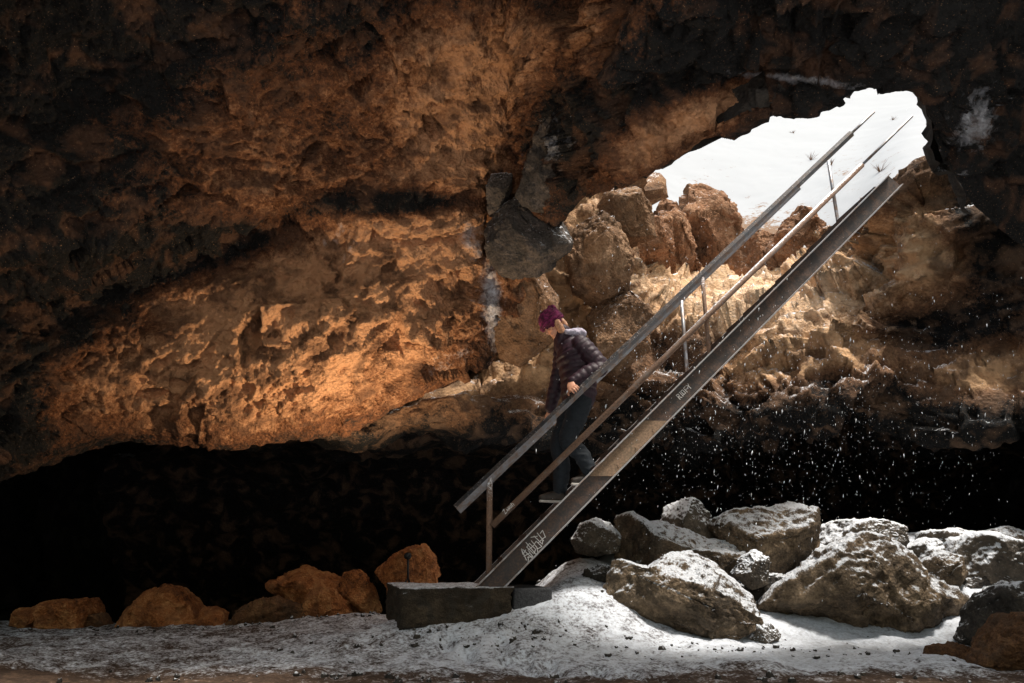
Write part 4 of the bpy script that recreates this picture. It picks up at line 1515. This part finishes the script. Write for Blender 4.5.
b = MB()
limb(b, [pelvis + Z_ * .02, waist, chest, neckb - Z_ * .035], [(.205, .165), (.205, .165), (.225, .172), (.12, .11)], axis=E_, ring=.10,
     pitch=.075, n=16, seg=28)
for a_, k_, e_ in ((sh_n, el_n, wr_n), (sh_f, el_f, wr_f)):
    e2 = k_ + (e_ - k_) * .93
    limb(b, [a_ + Z_ * .005, (a_ + k_) / 2 + H_ * .008, k_, (k_ + e2) / 2, e2], [.092, .088, .080, .072, .052], ring=.14, pitch=.062, n=14, seg=20)
limb(b, [neckb - Z_ * .03, neckb + Z_ * .055 + fwd * .02], [.095, .086], n=5)
fused(b, 'jacket', M['jacket'], person, .0075, 1, lambda v: fbm(v * 14, 3, 301) * .008)
b = MB()
# hood lying on the shoulders
hc = neckb + H_ * .07 + Z_ * .03
limb(b, [hc - E_ * .13 + fwd * .07 - Z_ * .01, hc - E_ * .09 + H_ * .05, hc + H_ * .085 + Z_ * .01, hc + E_ * .09 + H_ * .05,
         hc + E_ * .13 + fwd * .07 - Z_ * .01], [.030, .045, .055, .045, .030], n=8)
fused(b, 'hood', M['hood'], person, .007, 2, lambda v: fbm(v * 22, 3, 302) * .010)
b = MB()
limb(b, [pelvis + Z_ * .05, pelvis - Z_ * .03], [(.165, .128), (.160, .125)], axis=E_)
for a_, k_, e_ in ((hip_n, kn_n, an_n), (hip_f, kn_f, an_f)):
    limb(b, [a_ + Z_ * .01, (a_ + k_) / 2, k_, (k_ * .55 + e_ * .45) + H_ * .025, e_ + (k_ - e_) * .04],
         [.105, .096, .076, .074, .066], n=10, seg=20)
fused(b, 'trousers', M['jeans'], person, .009, 2, lambda v: fbm(v * np.array([8, 8, 16]), 3, 303, ridged=True) * .012)
for e_ in (an_n, an_f):
    b = MB()
    hl_ = e_ - Z_ * .055 + H_ * .03
    limb(b, [e_ + Z_ * .05, e_ - Z_ * .01], [.055, .050])
    limb(b, [hl_, e_ - Z_ * .045 + fwd * .06, e_ - Z_ * .06 + fwd * .17], [(.040, .042), (.044, .044), (.040, .028)], axis=E_)
    bt = fused(b, 'boot', M['boot'], person, .006, 2)
    b = MB()
    limb(b, [hl_ - Z_ * .042, e_ - Z_ * .095 + fwd * .06, e_ - Z_ * .090 + fwd * .185], [(.042, .013), (.046, .013), (.040, .012)], axis=E_)
    fused(b, 'sole', M['sole'], bt, .005, 1)
b = MB()
# beanie: crown, turned up brim
ellipsoid(b, hp(0, -.030, .062), HA, (.112, .132, .116), 24, 16)
ring_ = [hp(.096 * math.cos(t), -.018 + .114 * math.sin(t), .038 + .010 * math.sin(t)) for t in np.linspace(0, 2 * math.pi, 25)]
limb(b, ring_, [.028] * len(ring_), n=2, seg=12)
bn_ = fused(b, 'beanie', M['knit'], person, .006, 2, lambda v: np.sin(((v - hd_c) @ hu) * 260) * .003 + fbm(v * 40, 2, 305) * .004)
b = MB()
pc_ = hp(.0, -.120, .135)
ellipsoid(b, pc_, HA, (.050, .050, .050))
pm = fused(b, 'pompom', M['knit'], bn_, .005, 0, lambda v: fbm(v * 60, 3, 306) * .014)
b = MB()
for s_ in (-1, 1):
    limb(b, [hp(s_ * .07, -.02, .02), hp(s_ * .078, .0, -.05), hp(s_ * .07, .015, -.12), hp(s_ * .06, .03, -.17)], [.028, .034, .032, .018])
limb(b, [hp(0, -.085, .01), hp(0, -.085, -.06), hp(0, -.07, -.12)], [(.07, .03), (.075, .035), (.06, .02)], axis=hl)
fused(b, 'hair', M['hair'], person, .006, 1, lambda v: fbm(v * np.array([50, 50, 12]), 3, 307, ridged=True) * .007)


ld = bpy.data.lights.new('tripod_lamp', 'SPOT')
ld.energy = 430
ld.color = (1.0, .74, .47)
ld.spot_size = R(150)
ld.spot_blend = .8
ld.shadow_soft_size = .035
lo = bpy.data.objects.new('tripod_lamp', ld)
C.objects.link(lo)
lo.location = P(407.5, 556, 7.45) + W(-.02, -.06, .06)
lo.rotation_euler = Vector((.42, .30, -1.0)).to_track_quat('Z', 'Y').to_euler()

# ------------------------------------------------------------------ falling snow (countless)
fv, ff = [], []
nfl = 0
rf = np.random.default_rng(5)
while nfl < 4400:
    x, y, z = rf.uniform(.2, 5.6), rf.uniform(4.6, 9.0), rf.uniform(.2, 5.4)
    px, py = proj(np.array([x, y, z]))
    dens = .02 + .98 * float(blob(px, py, 800, 415, 165, 115)) + .45 * float(blob(px, py, 690, 370, 115, 90))
    if rf.random() > dens:
        continue
    r = .0009 + .0024 * rf.random() ** 2.2 + (.003 if rf.random() < .06 else 0)
    ln_ = r * rf.uniform(1.6, 5.0)
    tilt = np.array([rf.normal(.22, .12), rf.normal(0, .1), 1.0])
    tilt /= np.linalg.norm(tilt)
    a = np.cross(tilt, [0, 1.0, 0])
    a /= np.linalg.norm(a)
    b_ = np.cross(tilt, a)
    c_ = np.array([x, y, z])
    n0 = len(fv)
    fv += [c_ + tilt * ln_, c_ + a * r * rf.uniform(.7, 1.2), c_ + b_ * r, c_ - a * r, c_ - b_ * r * rf.uniform(.7, 1.2), c_ - tilt * ln_]
    for k in range(4):
        ff.append((n0, n0 + 1 + k, n0 + 1 + (k + 1) % 4))
        ff.append((n0 + 5, n0 + 1 + (k + 1) % 4, n0 + 1 + k))
    nfl += 1
M['flake'] = plain_mat('snow_flake', (.72, .75, .79), .8, .02, 10, bump=0)
o = link_mesh('falling_snow', fv, np.array(ff), M['flake'])
tag(o, 'white snowflakes falling through the opening over the boulders', 'snowfall', kind='stuff')

# ------------------------------------------------------------------ light
w = bpy.data.worlds.new('World')
sc.world = w
w.use_nodes = True
nt = w.node_tree
nt.nodes.clear()
sky = nt.nodes.new('ShaderNodeTexSky')
sky.sky_type = 'NISHITA'
sky.sun_disc = False
SUN_DIR = Vector((.30, -.26, 1.0)).normalized()
el = math.asin(SUN_DIR.z)
az = math.atan2(SUN_DIR.x, SUN_DIR.y)
sky.sun_elevation = el
sky.sun_rotation = az
sky.dust_density = 6.0
sky.air_density = 2.6
bg = nt.nodes.new('ShaderNodeBackground')
bg.inputs[1].default_value = .15
wo = nt.nodes.new('ShaderNodeOutputWorld')
nt.links.new(sky.outputs[0], bg.inputs[0])
nt.links.new(bg.outputs[0], wo.inputs[0])
sd = bpy.data.lights.new('sun', 'SUN')
sd.energy = 5.0
sd.angle = R(8)
sd.color = (1.0, .95, .88)
so = bpy.data.objects.new('sun', sd)
C.objects.link(so)
so.rotation_euler = SUN_DIR.to_track_quat('Z', 'Y').to_euler()
so.location = (4, 4, 20)

sc.render.engine = 'CYCLES'
sc.cycles.max_bounces = 8
sc.cycles.diffuse_bounces = 5
sc.cycles.use_denoising = True
